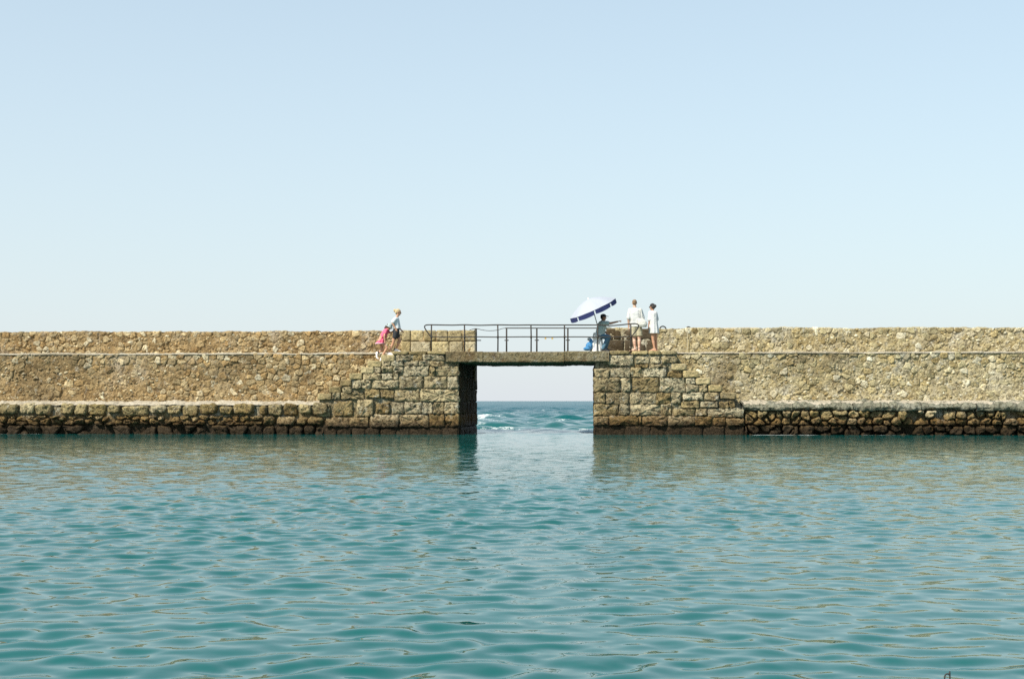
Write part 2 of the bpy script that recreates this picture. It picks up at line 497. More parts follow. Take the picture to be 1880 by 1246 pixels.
# ------------------------------------------------------------------ masonry builders
class Frame:
    def __init__(self, o, along, inward):
        self.o, self.a, self.b = Vector((o[0], o[1], 0)), Vector((along[0], along[1], 0)).normalized(), Vector((inward[0], inward[1], 0)).normalized()
    def p(self, a, z, d):
        v = self.o + self.a * a + self.b * d
        return Vector((v.x, v.y, z))

def front(n): return Frame((0, n), (1, 0), (0, 1))

def perimeter(poly, step, corner):
    """polygon -> finer outline with cut corners"""
    n = len(poly)
    out = []
    for i in range(n):
        a, b, c = Vector(poly[i - 1]), Vector(poly[i]), Vector(poly[(i + 1) % n])
        e1, e2 = (a - b), (c - b)
        k1, k2 = min(corner, e1.length * 0.33), min(corner, e2.length * 0.33)
        p, q = b + e1.normalized() * k1, b + e2.normalized() * k2
        out += [p, q]
        nxt = c + (b - c).normalized() * min(corner, e2.length * 0.33)
        m = int((nxt - q).length / step)
        for j in range(1, m + 1):
            out.append(q.lerp(nxt, j / (m + 1)))
    return out

def stone_geo(fr, poly, proud, depth, corner=0.05, step=0.2, jit=0.012, inset=0.02, tilt=0.3, rough=0.022):
    out = perimeter(poly, step, corner)
    out = [Vector((p.x + random.uniform(-jit, jit), p.y + random.uniform(-jit, jit))) for p in out]
    n = len(out)
    c = sum(out, Vector((0, 0))) / n
    rad = max((p - c).length for p in out)
    gx, gz = random.uniform(-tilt, tilt) * proud / rad, random.uniform(-tilt, tilt) * proud / rad
    V, Fc = [], []
    def ring(scale_fn, d, w):
        for p in out:
            q = c + (p - c) * scale_fn(p)
            dd = d
            if d < depth:
                P3 = fr.p(q.x, q.y, 0.0)
                dd = d + (q.x - c.x) * gx + (q.y - c.y) * gz + w * rough * (mn.noise(P3 * 5.0) + 0.8 * mn.noise(P3 * 12.0) + random.uniform(-0.45, 0.45))
            V.append(fr.p(q.x, q.y, dd))
    ins = lambda k: (lambda p: max(0.4, 1 - k / max(0.02, (p - c).length)))
    ring(lambda p: 1.0, depth, 0)
    ring(lambda p: 1.0, -proud * 0.3, 0.5)
    ring(ins(inset), -proud * 0.9, 0.9)
    ring(lambda p: 0.70 + random.uniform(-0.06, 0.06), -proud * 1.05, 1.0)
    ring(lambda p: 0.38 + random.uniform(-0.06, 0.06), -proud * 1.05, 1.0)
    V.append(fr.p(c.x, c.y, -proud * 1.05 + random.uniform(-rough, rough)))
    for r in range(4):
        for k in range(n):
            a, b = r * n + k, r * n + (k + 1) % n
            Fc.append((a, b, b + n, a + n))
    for k in range(n):
        Fc.append((4 * n + k, 4 * n + (k + 1) % n, 5 * n))
    return V, Fc

def stone(fr, poly, proud, depth, mat, parent, name='stone', **kw):
    v, f = stone_geo(fr, poly, proud, depth, **kw)
    return mesh_obj(name, v, f, mat, parent)

def rect(x0, x1, z0, z1, skew=0.0):
    s = lambda: random.uniform(-skew, skew)
    return [(x0 + s(), z0 + s()), (x1 + s(), z0 + s()), (x1 + s(), z1 + s()), (x0 + s(), z1 + s())]

def clip_half(poly, mx, mz, nx, nz):
    out = []
    for i in range(len(poly)):
        a, b = poly[i - 1], poly[i]
        da, db = (a[0] - mx) * nx + (a[1] - mz) * nz, (b[0] - mx) * nx + (b[1] - mz) * nz
        if (da <= 0) != (db <= 0):
            t = da / (da - db)
            out.append((a[0] + (b[0] - a[0]) * t, a[1] + (b[1] - a[1]) * t))
        if db <= 0: out.append(b)
    return out

def cells(a0, a1, z0, z1, w, h, jitter=0.34):
    """irregular fieldstone cells: rows of uneven stones"""
    pts = []
    nr = max(1, round((z1 - z0) / h))
    hh = (z1 - z0) / nr
    for r in range(nr):
        a = a0 + random.uniform(0, w)
        while a < a1:
            pts.append((a, z0 + (r + 0.5 + random.uniform(-jitter, jitter)) * hh))
            a += w * random.uniform(0.55, 1.5)
    K = w / h * 0.8
    res = []
    for i, (x, z) in enumerate(pts):
        poly = [(max(a0, x - 2 * w), z0), (min(a1, x + 2 * w), z0), (min(a1, x + 2 * w), z1), (max(a0, x - 2 * w), z1)]
        for j, (u, v) in enumerate(pts):
            if j == i or abs(u - x) > 3 * w or abs(v - z) > 3 * h: continue
            dx, dz = u - x, (v - z) * K * K
            poly = clip_half(poly, (x + u) / 2, (z + v) / 2, dx, dz)
            if len(poly) < 3: break
        if len(poly) >= 3: res.append(((x, z), poly))
    return res

def shrink(poly, g):
    cx = sum(p[0] for p in poly) / len(poly); cz = sum(p[1] for p in poly) / len(poly)
    r = []
    for x, z in poly:
        L = math.hypot(x - cx, z - cz)
        k = max(0.2, 1 - g / max(L, 1e-4))
        r.append((cx + (x - cx) * k, cz + (z - cz) * k))
    return r

def area(poly):
    return abs(sum(poly[i - 1][0] * poly[i][1] - poly[i][0] * poly[i - 1][1] for i in range(len(poly)))) / 2

def rough_sheet(name, fr, a0, a1, profile, mat, parent, amp=0.03, cell=0.05, skew0=0.0, skew1=0.0, coarse=None, sag=0.0):
    """a rough body: closed (depth, z) outline carried along the wall; each outline edge with its own roughness"""
    pts, nor, am = [], [], []
    m = len(profile)
    cx = sum(p[0] for p in profile) / m; cz = sum(p[1] for p in profile) / m
    for i in range(m):
        a, b = profile[i], profile[(i + 1) % m]
        L = math.hypot(b[0] - a[0], b[1] - a[1])
        st = cell if (coarse is None or i not in coarse) else max(cell, 0.5)
        k = max(1, int(L / st))
        nx, nz = (b[1] - a[1]) / L, -(b[0] - a[0]) / L
        mx, mz = (a[0] + b[0]) / 2, (a[1] + b[1]) / 2
        if (mx - cx) * nx + (mz - cz) * nz < 0: nx, nz = -nx, -nz
        for j in range(k):
            t = j / k
            pts.append((a[0] + (b[0] - a[0]) * t, a[1] + (b[1] - a[1]) * t)); nor.append((nx, nz))
            am.append(0.0 if (coarse is not None and i in coarse) else amp)
    na = max(2, int((a1 - a0) / cell))
    V, Fc = [], []
    P = len(pts)
    for i in range(na + 1):
        t = i / na
        for (d, z), (nx, nz), A in zip(pts, nor, am):
            a = (a0 + skew0 * d) * (1 - t) + (a1 + skew1 * d) * t
            q = fr.p(a, z, d)
            e = 0.0
            if A:
                e = A * (1.1 * mn.noise(q * 1.7) + 1.0 * mn.noise(q * 5.3 + Vector((7, 3, 1))) + 0.75 * mn.noise(q * 13.0))
            dz = sag * mn.noise(Vector((a * 0.45, d * 0.3, 5.0))) if (sag and z > cz) else 0.0
            V.append(fr.p(a, z + dz + nz * e, d + nx * e))
    for i in range(na):
        for k in range(P):
            a, b = i * P + k, i * P + (k + 1) % P
            Fc.append((a, b, b + P, a + P))
    Fc.append(tuple(range(P)))
    Fc.append(tuple(range(na * P, na * P + P))[::-1])
    return mesh_obj(name, V, Fc, mat, parent)

def chips(name, fr, a0, a1, z0, z1, count, mat, parent, r0=0.025, r1=0.07, keep=None):
    """small fragments bedded in the mortar, too small to pick apart"""
    b = MB()
    ico = [(0, 0, 1), (0.89, 0, 0.45), (0.28, 0.85, 0.45), (-0.72, 0.53, 0.45), (-0.72, -0.53, 0.45), (0.28, -0.85, 0.45),
           (0.72, 0.53, -0.45), (-0.28, 0.85, -0.45), (-0.89, 0, -0.45), (-0.28, -0.85, -0.45), (0.72, -0.53, -0.45)]
    fcs = [(0, 1, 2), (0, 2, 3), (0, 3, 4), (0, 4, 5), (0, 5, 1), (1, 6, 2), (2, 7, 3), (3, 8, 4), (4, 9, 5), (5, 10, 1), (2, 6, 7), (3, 7, 8), (4, 8, 9), (5, 9, 10), (1, 10, 6)]
    for _ in range(count):
        a, z = random.uniform(a0, a1), random.uniform(z0, z1)
        if keep and not keep(a, z): continue
        r = random.uniform(r0, r1)
        rx, rz, ry = r * random.uniform(0.8, 1.5), r * random.uniform(0.6, 1.0), r * random.uniform(0.5, 0.9)
        ph = random.uniform(-0.5, 0.5)
        V = []
        for x, y, w in ico:
            x, y, w = (x + random.uniform(-0.2, 0.2)) * rx, (y + random.uniform(-0.2, 0.2)) * rz, (w + random.uniform(-0.15, 0.15)) * ry
            V.append(fr.p(a + x * math.cos(ph) - y * math.sin(ph), z + x * math.sin(ph) + y * math.cos(ph), -w + 0.2 * ry))
        b.add(V, fcs)
    o = b.build(name, mat, parent)
    o['kind'] = 'stuff'
    return o

ZW, ZB = 2.86, -0.9                 # walkway level, foot of the masonry under water
XL, XR = ax(-130), ax(2010)         # masonry runs on a little past both edges of the view
N_UP, N_PAR = 1.25, 3.5
STONE_FRONT = front(0.0)

# ---------------- rubble walls
def rubble_wall(name, label, n, a0, a1, z0, z1, back, ms, mm, mc, w, h, keep_p, visible=lambda a, z: True, top_jit=0.05, grp=None, spans=None):
    root = thing(name, (0.5 * (a0 + a1), n, z0), label, 'wall', grp)
    fr = front(n)
    rough_sheet('mortar', fr, a0, a1, [(0.0, z0), (0.0, z1), (back - n, z1), (back - n, z0)], mm, root, amp=0.032, cell=0.035, coarse=(2, 3), sag=0.035)
    found = []
    for (x, z), poly in cells(a0 + 0.02, a1 - 0.02, max(z0, 0.95), z1 + 0.015, w, h, 0.42):
        if not visible(x, z): continue
        top = z > z1 - h * 0.75
        kp = keep_p(x, z)
        if random.random() > (max(kp, 0.85) if top else kp): continue
        poly = shrink(poly, random.uniform(0.004, 0.022))
        if area(poly) < 0.008: continue
        if top:
            k = random.uniform(-top_jit, top_jit * 0.6)
            poly = [(p[0], p[1] + (k if p[1] > z1 - 0.04 else 0)) for p in poly]
        found.append(poly)
    found.sort(key=area, reverse=True)
    small = MB()
    for i, poly in enumerate(found):
        kw = dict(corner=0.03, step=0.10, jit=0.016, inset=0.018, tilt=0.9, rough=0.020)
        pr_ = random.uniform(0.008, 0.04)
        if i < 300: stone(fr, poly, pr_, 0.2, ms, root, **kw)
        else: small.add(*stone_geo(fr, poly, pr_, 0.2, **kw))
    if small.v: small.build('small_stones', mc, root)['kind'] = 'stuff'
    chips('rubble_chips', fr, a0, a1, max(z0, 0.95), z1 - 0.03, int((a1 - a0) * (z1 - max(z0, 0.95)) * 50), mc, root, keep=visible)
    return root

def nz2(a, z, s): return mn.noise(Vector((a * s, z * s, 3.1)))
XS_L, XS_R = ax(742, N_UP), ax(1195, N_UP)
# hidden behind the stairs: skip pieces that the stair blocks cover
def vis_l(a, z):
    px0 = ax(590, N_UP); px1 = ax(725, N_UP)
    return a < px0 or z > 1.1 + (a - px0) / (px1 - px0) * 1.7 - 0.25
def vis_r(a, z):
    px0 = ax(1375, N_UP); px1 = ax(1235, N_UP)
    return a > px0 or z > 1.1 + (px0 - a) / (px0 - px1) * 1.7 - 0.25
zl = ZW - 0.02
rubble_wall('retaining_wall', 'tall brown rubble wall under the walkway, left of the gap', N_UP, XL, XS_L, 0.6, zl, 3.4, M_WARM, M_MWARM, M_PEB, 0.27, 0.19,
            lambda a, z: 0.26 + 0.6 * max(0, min(1, (a - ax(220)) / 5)) + (0.55 if z > zl - 0.36 else 0), vis_l)
rubble_wall('retaining_wall', 'tall pale plastered rubble wall under the walkway, right of the gap', N_UP, XS_R, XR, 0.6, zl, 3.4, M_PALE, M_MPALE, M_PEBP, 0.29, 0.20,
            lambda a, z: 0.40 + 0.6 * nz2(a, z, 0.8), vis_r)
PT_L, PT_R = az(607, 940, N_PAR), az(604, 940, N_PAR)
XP_L0 = ax(737, N_PAR)
XP_L1, XP_R0, XP_R1 = ax(873, N_PAR), ax(1113, N_PAR), ax(1206, N_PAR)
pl = rubble_wall('parapet_wall', 'low rubble parapet left of the gap, ending in squared pale blocks behind the railing', N_PAR, XL, XP_L1 - 0.02, ZW - 1.0, PT_L, N_BACK, M_WARM, M_MWARM, M_PEB, 0.27, 0.19,
            lambda a, z: 0.5 + 0.5 * nz2(a, z, 0.7), lambda a, z: z > ZW - 0.1 and a < XP_L0)
pr = rubble_wall('parapet_wall', 'low rubble parapet right of the gap, starting with blocks coloured dark as shadow behind the people', N_PAR, XP_R0 + 0.02, XR, ZW - 1.0, PT_R, N_BACK, M_PALE, M_MPALE, M_PEBP, 0.27, 0.19,
            lambda a, z: 0.35 + 0.5 * nz2(a, z, 0.7), lambda a, z: z > ZW - 0.1 and a > XP_R1)
fp = front(N_PAR)
def blocks(fr, n, rows_, mat, parent, proud=0.05, depth=0.25, gap=0.007, corner=0.02, skew=0.008, jit=0.008, inset=0.018, name='stone', tilt=0.3, step=0.14, rough=0.02):
    for y0, y1, xs in rows_:
        for seg in xs:
            x0, x1 = seg[0], seg[1]
            yy0, yy1 = (seg[2], seg[3]) if len(seg) > 3 else (y0, y1)
            mx = 0.5 * (x0 + x1)
            stone(fr, rect(ax(x0, n) + gap, ax(x1, n) - gap, az(yy1, mx, n) + gap, az(yy0, mx, n) - gap, skew), random.uniform(0.7, 1.3) * proud, depth, mat, parent,
                  corner=corner, jit=jit, inset=inset, name=name, tilt=tilt, step=step, rough=rough)
blocks(fp, N_PAR, [(606, 626, [(737, 754), (755, 777), (778, 800), (801, 822), (823, 848), (849, 873)]),
                   (627, 652, [(737, 753), (754, 790), (791, 824), (825, 850), (851, 873)])], M_PBLOCK, pl, 0.03, 0.3, inset=0.01, gap=0.004, rough=0.028)
blocks(fp, N_PAR, [(603, 623, [(1113, 1140), (1141, 1172), (1173, 1206)]), (624, 652, [(1113, 1146), (1147, 1185), (1186, 1206)])], M_SHBLOCK, pr, 0.03, 0.3, inset=0.01, gap=0.004, rough=0.028)

# ---------------- piers
SK_L = (ax(874, N_BACK) - ax(843)) / N_BACK        # the passage walls run slightly askew
SK_R = (ax(1091, N_BACK) - ax(1090)) / N_BACK
def pier(label, x0, x1, sk0, sk1, ends):
    root = thing('stone_pier', (0.5 * (ax(x0) + ax(x1)), 0.0, ZB), label, 'pier')
    rough_sheet('mortar', STONE_FRONT, ax(x0), ax(x1), [(0.022, ZB), (0.022, ZW - 0.1), (N_BACK, ZW - 0.1), (N_BACK, ZB)], M_MASH, root, amp=0.03, cell=0.05,
                skew0=sk0, skew1=sk1, coarse=(1, 2, 3))
    return root
lp = pier('squared stone pier left of the water gap, with steps climbing to the walkway', 721, 842, 0.0, SK_L, None)
rp = pier('squared stone pier right of the water gap, steps descending on its far side', 1092, 1243, SK_R, 0.0, None)

L_STEPS = [(583, 609, 722), (604, 627, 709.5), (624, 646, 697), (641, 666, 684.5), (662, 687, 673), (674, 701, 662), (699, 725, 651.5)]
R_STEPS = [(1322, 1352, 720), (1300, 1326, 706.5), (1277, 1305, 693.5), (1254, 1283, 680.5), (1232, 1261, 667.5)]
def stairs(root, steps, edge):
    for i, (x0, x1, y) in enumerate(steps):
        zt = az(y, x0)
        stone(front(-0.01), rect(ax(x0) + 0.01, ax(x1) - 0.01, zt - 0.225, zt, 0.008), 0.04, N_UP + 0.05, M_STEP, root, name='step', corner=0.03, jit=0.008)
        lo, hi = (ax(x0) + 0.05, ax(edge)) if x0 < edge else (ax(edge), ax(x1) - 0.05)
        lo, hi = (ax(x0) + 0.06, ax(x1) + 0.1) if x0 < edge else (ax(x0) - 0.1, ax(x1) - 0.06)
        rough_sheet('mortar', STONE_FRONT, lo, hi, [(0.04, ZB), (0.04, zt - 0.2), (N_UP + 0.04, zt - 0.2), (N_UP + 0.04, ZB)], M_MASH, root, amp=0.025, cell=0.06, coarse=(1, 2, 3))
stairs(lp, L_STEPS, 721)
stairs(rp, R_STEPS, 1243)

blocks(STONE_FRONT, 0, [
    (651.5, 662, [(728, 756), (758, 776), (777, 816)]),
    (662.5, 672, [(701, 718), (719, 740), (741, 768), (769, 790), (791, 816)]),
    (672.5, 690.5, [(741, 787), (788, 799), (800, 843)]), (673, 684, [(687, 700), (701, 722), (723, 740)]),
    (684.5, 697, [(667, 700), (701, 721), (722, 732)]),
    (691, 714, [(733, 777), (779, 820), (821, 843)]), (697.5, 714, [(647, 664), (665, 682), (684, 732)]), (709.5, 722, [(629, 646)]),
    (714.5, 737, [(725, 771), (773, 843)]), (714.5, 731, [(671, 697), (699, 724)]), (721, 733, [(610, 624), (626, 669)]),
    (737.5, 760, [(719, 742), (743, 774), (775, 794), (795, 815), (816, 843)]),
    (736, 764, [(582, 606, 740, 765), (613, 647, 736, 763), (655, 685, 734, 765), (690, 716, 739, 760)]),
    (760.5, 784, [(600, 641, 766, 784), (642, 677, 766, 784), (681, 733), (733, 787), (788, 817), (817, 843)]),
], M_ASH, lp, 0.05, 0.3, gap=0.003, corner=0.024, skew=0.02, jit=0.022, inset=0.013, tilt=0.9, step=0.09, rough=0.055)
blocks(front(0.05), 0, [(785, 806, [(596, 618), (619, 645), (646, 671), (672, 697), (698, 727), (728, 752), (753, 783), (784, 811), (812, 842)])], M_ASH, lp, 0.06, 0.25, corner=0.05, jit=0.015, tilt=0.6)
blocks(STONE_FRONT, 0, [(644.2, 651.2, [(720, 750), (751, 783), (784, 822)])], M_STEP, lp, 0.07, 1.3, corner=0.03, jit=0.01, name='coping_stone')
blocks(STONE_FRONT, 0, [
    (651.5, 672, [(1115, 1163), (1167, 1193, 654, 668), (1195, 1211, 654, 668), (1214, 1243, 654, 667)]), (668, 675, [(1166, 1190), (1192, 1226)]),
    (675, 693, [(1091, 1119), (1120, 1157), (1158, 1179), (1181, 1224)]), (680, 693, [(1226, 1252)]),
    (693.5, 720, [(1090, 1139), (1140, 1158), (1160, 1210), (1212, 1258)]), (693.5, 706, [(1260, 1276)]), (706.5, 720, [(1260, 1283), (1284, 1299)]),
    (720.5, 741, [(1090, 1111), (1112, 1155), (1157, 1205), (1205, 1231), (1232, 1250), (1254, 1292, 720.5, 735), (1294, 1320, 720.5, 735)]),
    (736, 749, [(1252, 1284), (1285, 1317), (1320, 1338), (1339, 1350)]),
    (741.5, 763, [(1090, 1135), (1136, 1156), (1158, 1214), (1214, 1233), (1235, 1276, 749.5, 763), (1277, 1297, 750, 763), (1299, 1366, 750, 766)]),
    (763.5, 781, [(1090, 1117), (1118, 1172), (1173, 1178), (1179, 1224), (1226, 1275), (1276, 1307), (1309, 1332, 767, 781), (1334, 1366, 767, 781)]),
], M_ASH, rp, 0.05, 0.3, gap=0.003, corner=0.024, skew=0.02, jit=0.022, inset=0.013, tilt=0.9, step=0.09, rough=0.055)
blocks(front(0.06), 0, [(781.5, 806, [(1099, 1148), (1149, 1180), (1181, 1195), (1196, 1223), (1224, 1250), (1251, 1290), (1291, 1330), (1331, 1366)])], M_ASH, rp, 0.06, 0.25, corner=0.05, jit=0.015, tilt=0.6)
blocks(STONE_FRONT, 0, [(643.6, 651, [(1118, 1157), (1160, 1190), (1191, 1214), (1215, 1243)])], M_STEP, rp, 0.07, 1.3, corner=0.03, jit=0.01, name='coping_stone')

# walls of the passage, course by course
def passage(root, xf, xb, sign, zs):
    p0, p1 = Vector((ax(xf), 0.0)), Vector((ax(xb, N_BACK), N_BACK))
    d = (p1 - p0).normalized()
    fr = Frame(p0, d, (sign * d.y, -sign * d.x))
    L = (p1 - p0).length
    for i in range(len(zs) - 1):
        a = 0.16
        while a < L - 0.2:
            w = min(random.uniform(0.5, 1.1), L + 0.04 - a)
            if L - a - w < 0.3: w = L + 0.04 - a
            stone(fr, rect(a + 0.01, a + w - 0.01, zs[i] + 0.01, zs[i + 1] - 0.01, 0.008), random.uniform(0.02, 0.05), 0.2, M_PASSHADE, root, corner=0.03, jit=0.01)
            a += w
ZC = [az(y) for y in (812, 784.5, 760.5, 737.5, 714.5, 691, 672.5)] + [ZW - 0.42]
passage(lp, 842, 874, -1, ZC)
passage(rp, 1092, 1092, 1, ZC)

# ---------------- ledges of boulders at the water
def ledge(label, a0, a1, top_mat, ms, rowspec, slab):
    root = thing('boulder_ledge', (0.5 * (a0 + a1), 0, ZB), label, 'ledge')
    zt = 1.03
    dpt = 0.10 if not slab else 0.30
    rough_sheet('core', STONE_FRONT, a0, a1, [(dpt, ZB), (dpt, zt - 0.06), (N_UP + 0.1, zt + 0.02), (N_UP + 0.1, ZB)], M_MASH, root, amp=0.05, cell=0.05, coarse=(2, 3))
    return root
la1, ra0 = ax(600), ax(1352)
le = ledge('low ledge of square blocks and wet boulders along the water, left of the pier', XL, la1, None, None, None, False)
re_ = ledge('low ledge of rounded boulders under a grey concrete slab, right of the pier', ra0, XR, None, None, None, True)
rough_sheet('concrete_top', front(0.05), XL, la1, [(0.0, 1.0), (0.06, 1.085), (N_UP, 1.15), (N_UP, 0.96)], M_CONC, le, amp=0.05, cell=0.05, coarse=(2, 3))
TOPROW = [(-130, -98), (-96, -66), (-64, -30), (-28, 0), (1, 33), (34, 64), (66, 96), (111, 136), (137, 160), (162, 195), (197, 220), (225, 273), (274, 306), (308, 332), (334, 364), (367, 398),
          (402, 427), (429, 466), (476, 491), (493, 519), (521, 547), (549, 571), (573, 603)]
def boulder(root, fr, x0, x1, y0, y1, mat=M_BOULDER, proud=None, skew=0.03, corner=0.07):
    z0, z1 = az(y1, x0), az(y0, x0)
    stone(fr, rect(ax(x0) + 0.012, ax(x1) - 0.012, z0 + 0.008, z1 - 0.008, skew), proud or random.uniform(0.06, 0.13), 0.3, mat, root, corner=corner, jit=0.025, inset=0.035, tilt=0.9, step=0.10, rough=0.05)
for x0, x1 in TOPROW:
    boulder(le, front(random.uniform(-0.02, 0.05)), x0, x1, random.uniform(739, 745), random.uniform(758, 764), skew=0.02, corner=0.06)
def fill_boulders(root, px0, px1, z0, z1, w, h, drop, off=(0.0, 0.14)):
    for (x, z), poly in cells(ax(px0), ax(px1), z0, z1, w, h, 0.48):
        if random.random() < drop: continue
        poly = shrink(poly, random.uniform(0.008, 0.035))
        if area(poly) < 0.014: continue
        stone(front(random.uniform(*off)), poly, random.uniform(0.07, 0.15), 0.3, M_BOULDER, root, corner=0.05, step=0.09, jit=0.025, inset=0.035, tilt=0.9, rough=0.06)
zb = az(763.5)
fill_boulders(le, -130, 482, az(781), zb, 0.32, 0.17, 0.08, (0.0, 0.10))
fill_boulders(le, -130, 482, az(806), az(781), 0.46, 0.32, 0.22, (0.0, 0.12))
for x0, x1, y0, y1 in [(484, 507, 764, 780), (509, 543, 764, 780), (545, 564, 766, 780), (566, 596, 766, 781), (484, 505, 781, 800), (506, 530, 781, 802), (531, 556, 782, 802), (557, 578, 782, 800), (579, 596, 782, 801)]:
    boulder(le, front(0.03), x0, x1, y0, y1)
fill_boulders(re_, 1367, 2010, az(780), az(753), 0.34, 0.22, 0.06, (0.0, 0.2))
fill_boulders(re_, 1367, 2010, az(806), az(780), 0.40, 0.28, 0.10, (0.02, 0.2))
# cracked slab poured over the boulders: several lengths
sx = [1364, 1455, 1566, 1690, 1792, 1900, 2010]
for i in range(len(sx) - 1):
    t0, t1 = (0.0, 0.02, -0.02)[i % 3], 0.0
    rough_sheet('slab', front(-0.03 + 0.03 * (i % 2)), ax(sx[i]), ax(sx[i + 1]) - 0.015, [(0.0, 0.83 + 0.04 * (i % 2)), (-0.05, 0.95), (0.06, 1.06), (0.5, 1.10), (N_UP + 0.03, 1.15), (N_UP + 0.03, 0.80)],
                M_CONCG, re_, amp=0.075, cell=0.04, coarse=(4, 5))
rough_sheet('concrete_top', front(0.16), ax(1366), XR, [(0.0, 1.02), (0.10, 1.10), (N_UP - 0.14, 1.185), (N_UP - 0.14, 1.0)], M_CONC, re_, amp=0.03, cell=0.05, coarse=(2, 3))

# ---------------- walkway paving strips along the wall heads
def walk(label, a0, a1, name='walkway'):
    o = rough_sheet(name, front(N_UP - 0.04), a0, a1, [(0.0, ZW - 0.055), (0.02, ZW + 0.005), (N_PAR - N_UP + 0.1, ZW + 0.02), (N_PAR - N_UP + 0.1, ZW - 0.055)], M_CONC, None, amp=0.025, cell=0.05, coarse=(2, 3), sag=0.03)
    o['kind'] = 'structure'
    return o
walk('', XL, ax(722, N_UP))
walk('', ax(1242, N_UP), XR)

# ---------------- footbridge
br = thing('footbridge', ((ax(820) + ax(1117)) / 2, 0, ZW - 0.4), 'flat weathered concrete footbridge slab spanning the water gap', 'bridge')
zt, zbm = az(645.2), az(664.5)
segs = [(819, 886.5), (886.9, 1035.2), (1035.6, 1118)]
for i, (x0, x1) in enumerate(segs):
    dz = (0.0, -0.012, 0.006)[i]
    rough_sheet('deck_slab', front(-0.16), ax(x0), ax(x1), [(0.0, zbm + dz), (0.0, zt - 0.01 + dz), (0.015, zt + dz), (N_BACK + 0.16, zt + 0.01 + dz), (N_BACK + 0.16, zbm - 0.02 + dz), (0.3, zbm - 0.03 + dz)],
                M_DECK, br, amp=0.016, cell=0.04, coarse=(2, 3))

# ------------------------------------------------------------------ railings
def railing(label, cat='railing'):
    return thing('railing', (ax(940), 0.1, ZW), label, cat)
NF, NR = 0.12, 4.15
fr_ = railing('long black iron railing with looped ends along the near side of the footbridge')
ZT, ZM = az(596.5, 940, NF), az(618.5, 940, NF)
for i, px in enumerate([792, 853, 914, 975, 1036.5, 1097.6, 1158.4]):
    x = ax(px, NF)
    v, f = tube([(x, NF, ZW - 0.05), (x + random.uniform(-.008, .008), NF, ZW + 0.5), (x + random.uniform(-.01, .01), NF, ZT)], 0.024, 8)
    mesh_obj('post', v, f, M_IRON, fr_)
    v, f = tube([(x, NF, ZM - 0.04), (x, NF, ZM + 0.04)], 0.032, 8)
    mesh_obj('collar', v, f, M_IRON, fr_)
top = [at(791.5, 619, NF), at(785, 610, NF), at(779.8, 601.5, NF), at(780.5, 597.5, NF), at(786, 596.2, NF)]
top += [at(p, 596.2 + 0.35 * math.sin(p * 0.11) + (0.6 if i % 2 else 0), NF) for i, p in enumerate((800, 830, 853, 880, 914, 945, 975, 1005, 1036.5, 1065, 1097.6))]
top += [at(1116, 597.6, NF), at(1132, 597.0, NF), at(1158, 594.4, NF), at(1168, 594.3, NF), at(1172.3, 597.3, NF), at(1170, 604, NF), at(1159, 618, NF)]
v, f = tube(bend(top, 5), 0.021, 8)
mesh_obj('top_rail', v, f, M_IRON, fr_)
v, f = tube(bend([at(p, 618.4 + 0.3 * math.sin(p * 0.07), NF) for p in (791, 830, 870, 914, 950, 975, 1010, 1036, 1070, 1097, 1130, 1159)], 3), 0.018, 8)
mesh_obj('middle_rail', v, f, M_IRON, fr_)

rr = railing('lower black iron railing with a sagging wire on the sea side of the footbridge')
rr.location.y = NR
for px, r in ((873.5, 0.045), (930, 0.03), (985.5, 0.03), (1042.5, 0.03)):
    x = ax(px, NR)
    zt_ = az(603, 940, NR)
    v, f = tube([(x, NR, ZW - 0.05), (x, NR, ZW + 0.4), (x, NR, zt_)], r, 8)
    mesh_obj('post', v, f, M_IRON, rr)
    zs = az(624.5, 940, NR)
    v, f = tube([(x - (0.0 if px < 900 else 0.08), NR, zs), (x + (0.2 if px < 900 else 0.08), NR, zs)], 0.02, 6)
    mesh_obj('stub', v, f, M_IRON, rr)
v, f = tube(bend([at(p, 602.2, NR) for p in (928, 985, 1042, 1092, 1114)], 4), 0.02, 8)
mesh_obj('top_rail', v, f, M_IRON, rr)
v, f = tube(bend([at(862, 606, NR), at(873, 603, NR), at(885, 605.5, NR), at(898, 607, NR), at(912, 606, NR), at(922, 603, NR), at(930, 602, NR)], 5), 0.012, 6)
mesh_obj('wire', v, f, M_IRON, rr)
for px, nm in ((1001.5, 'small brass padlock hanging on the railing, the nearer one to the middle post'), (1014, 'small brass padlock on the railing, beside another padlock and closer to the parasol')):
    lk = thing('padlock', at(px, 619, NF), nm, 'padlock', 'padlocks on the railing')
    c = at(px, 621.2, NF)
    b = MB()
    for s in (-1, 1):
        pass
    w, d, h = 0.03, 0.012, 0.028
    vs = [c + Vector((sx_ * w, sy_ * d, sz_ * h)) for sx_ in (-1, 1) for sy_ in (-1, 1) for sz_ in (-1, 1)]
    b.add(vs, [(0, 1, 3, 2), (4, 6, 7, 5), (0, 4, 5, 1), (2, 3, 7, 6), (0, 2, 6, 4), (1, 5, 7, 3)])
    b.build('body', M_BRASS, lk, False)
    v, f = tube(bend([c + Vector((-0.018, 0, 0.02)), c + Vector((-0.02, 0, 0.06)), c + Vector((0, 0, 0.08)), c + Vector((0.02, 0, 0.06)), c + Vector((0.018, 0, 0.02))], 3), 0.006, 6)
    mesh_obj('shackle', v, f, M_ALU, lk)

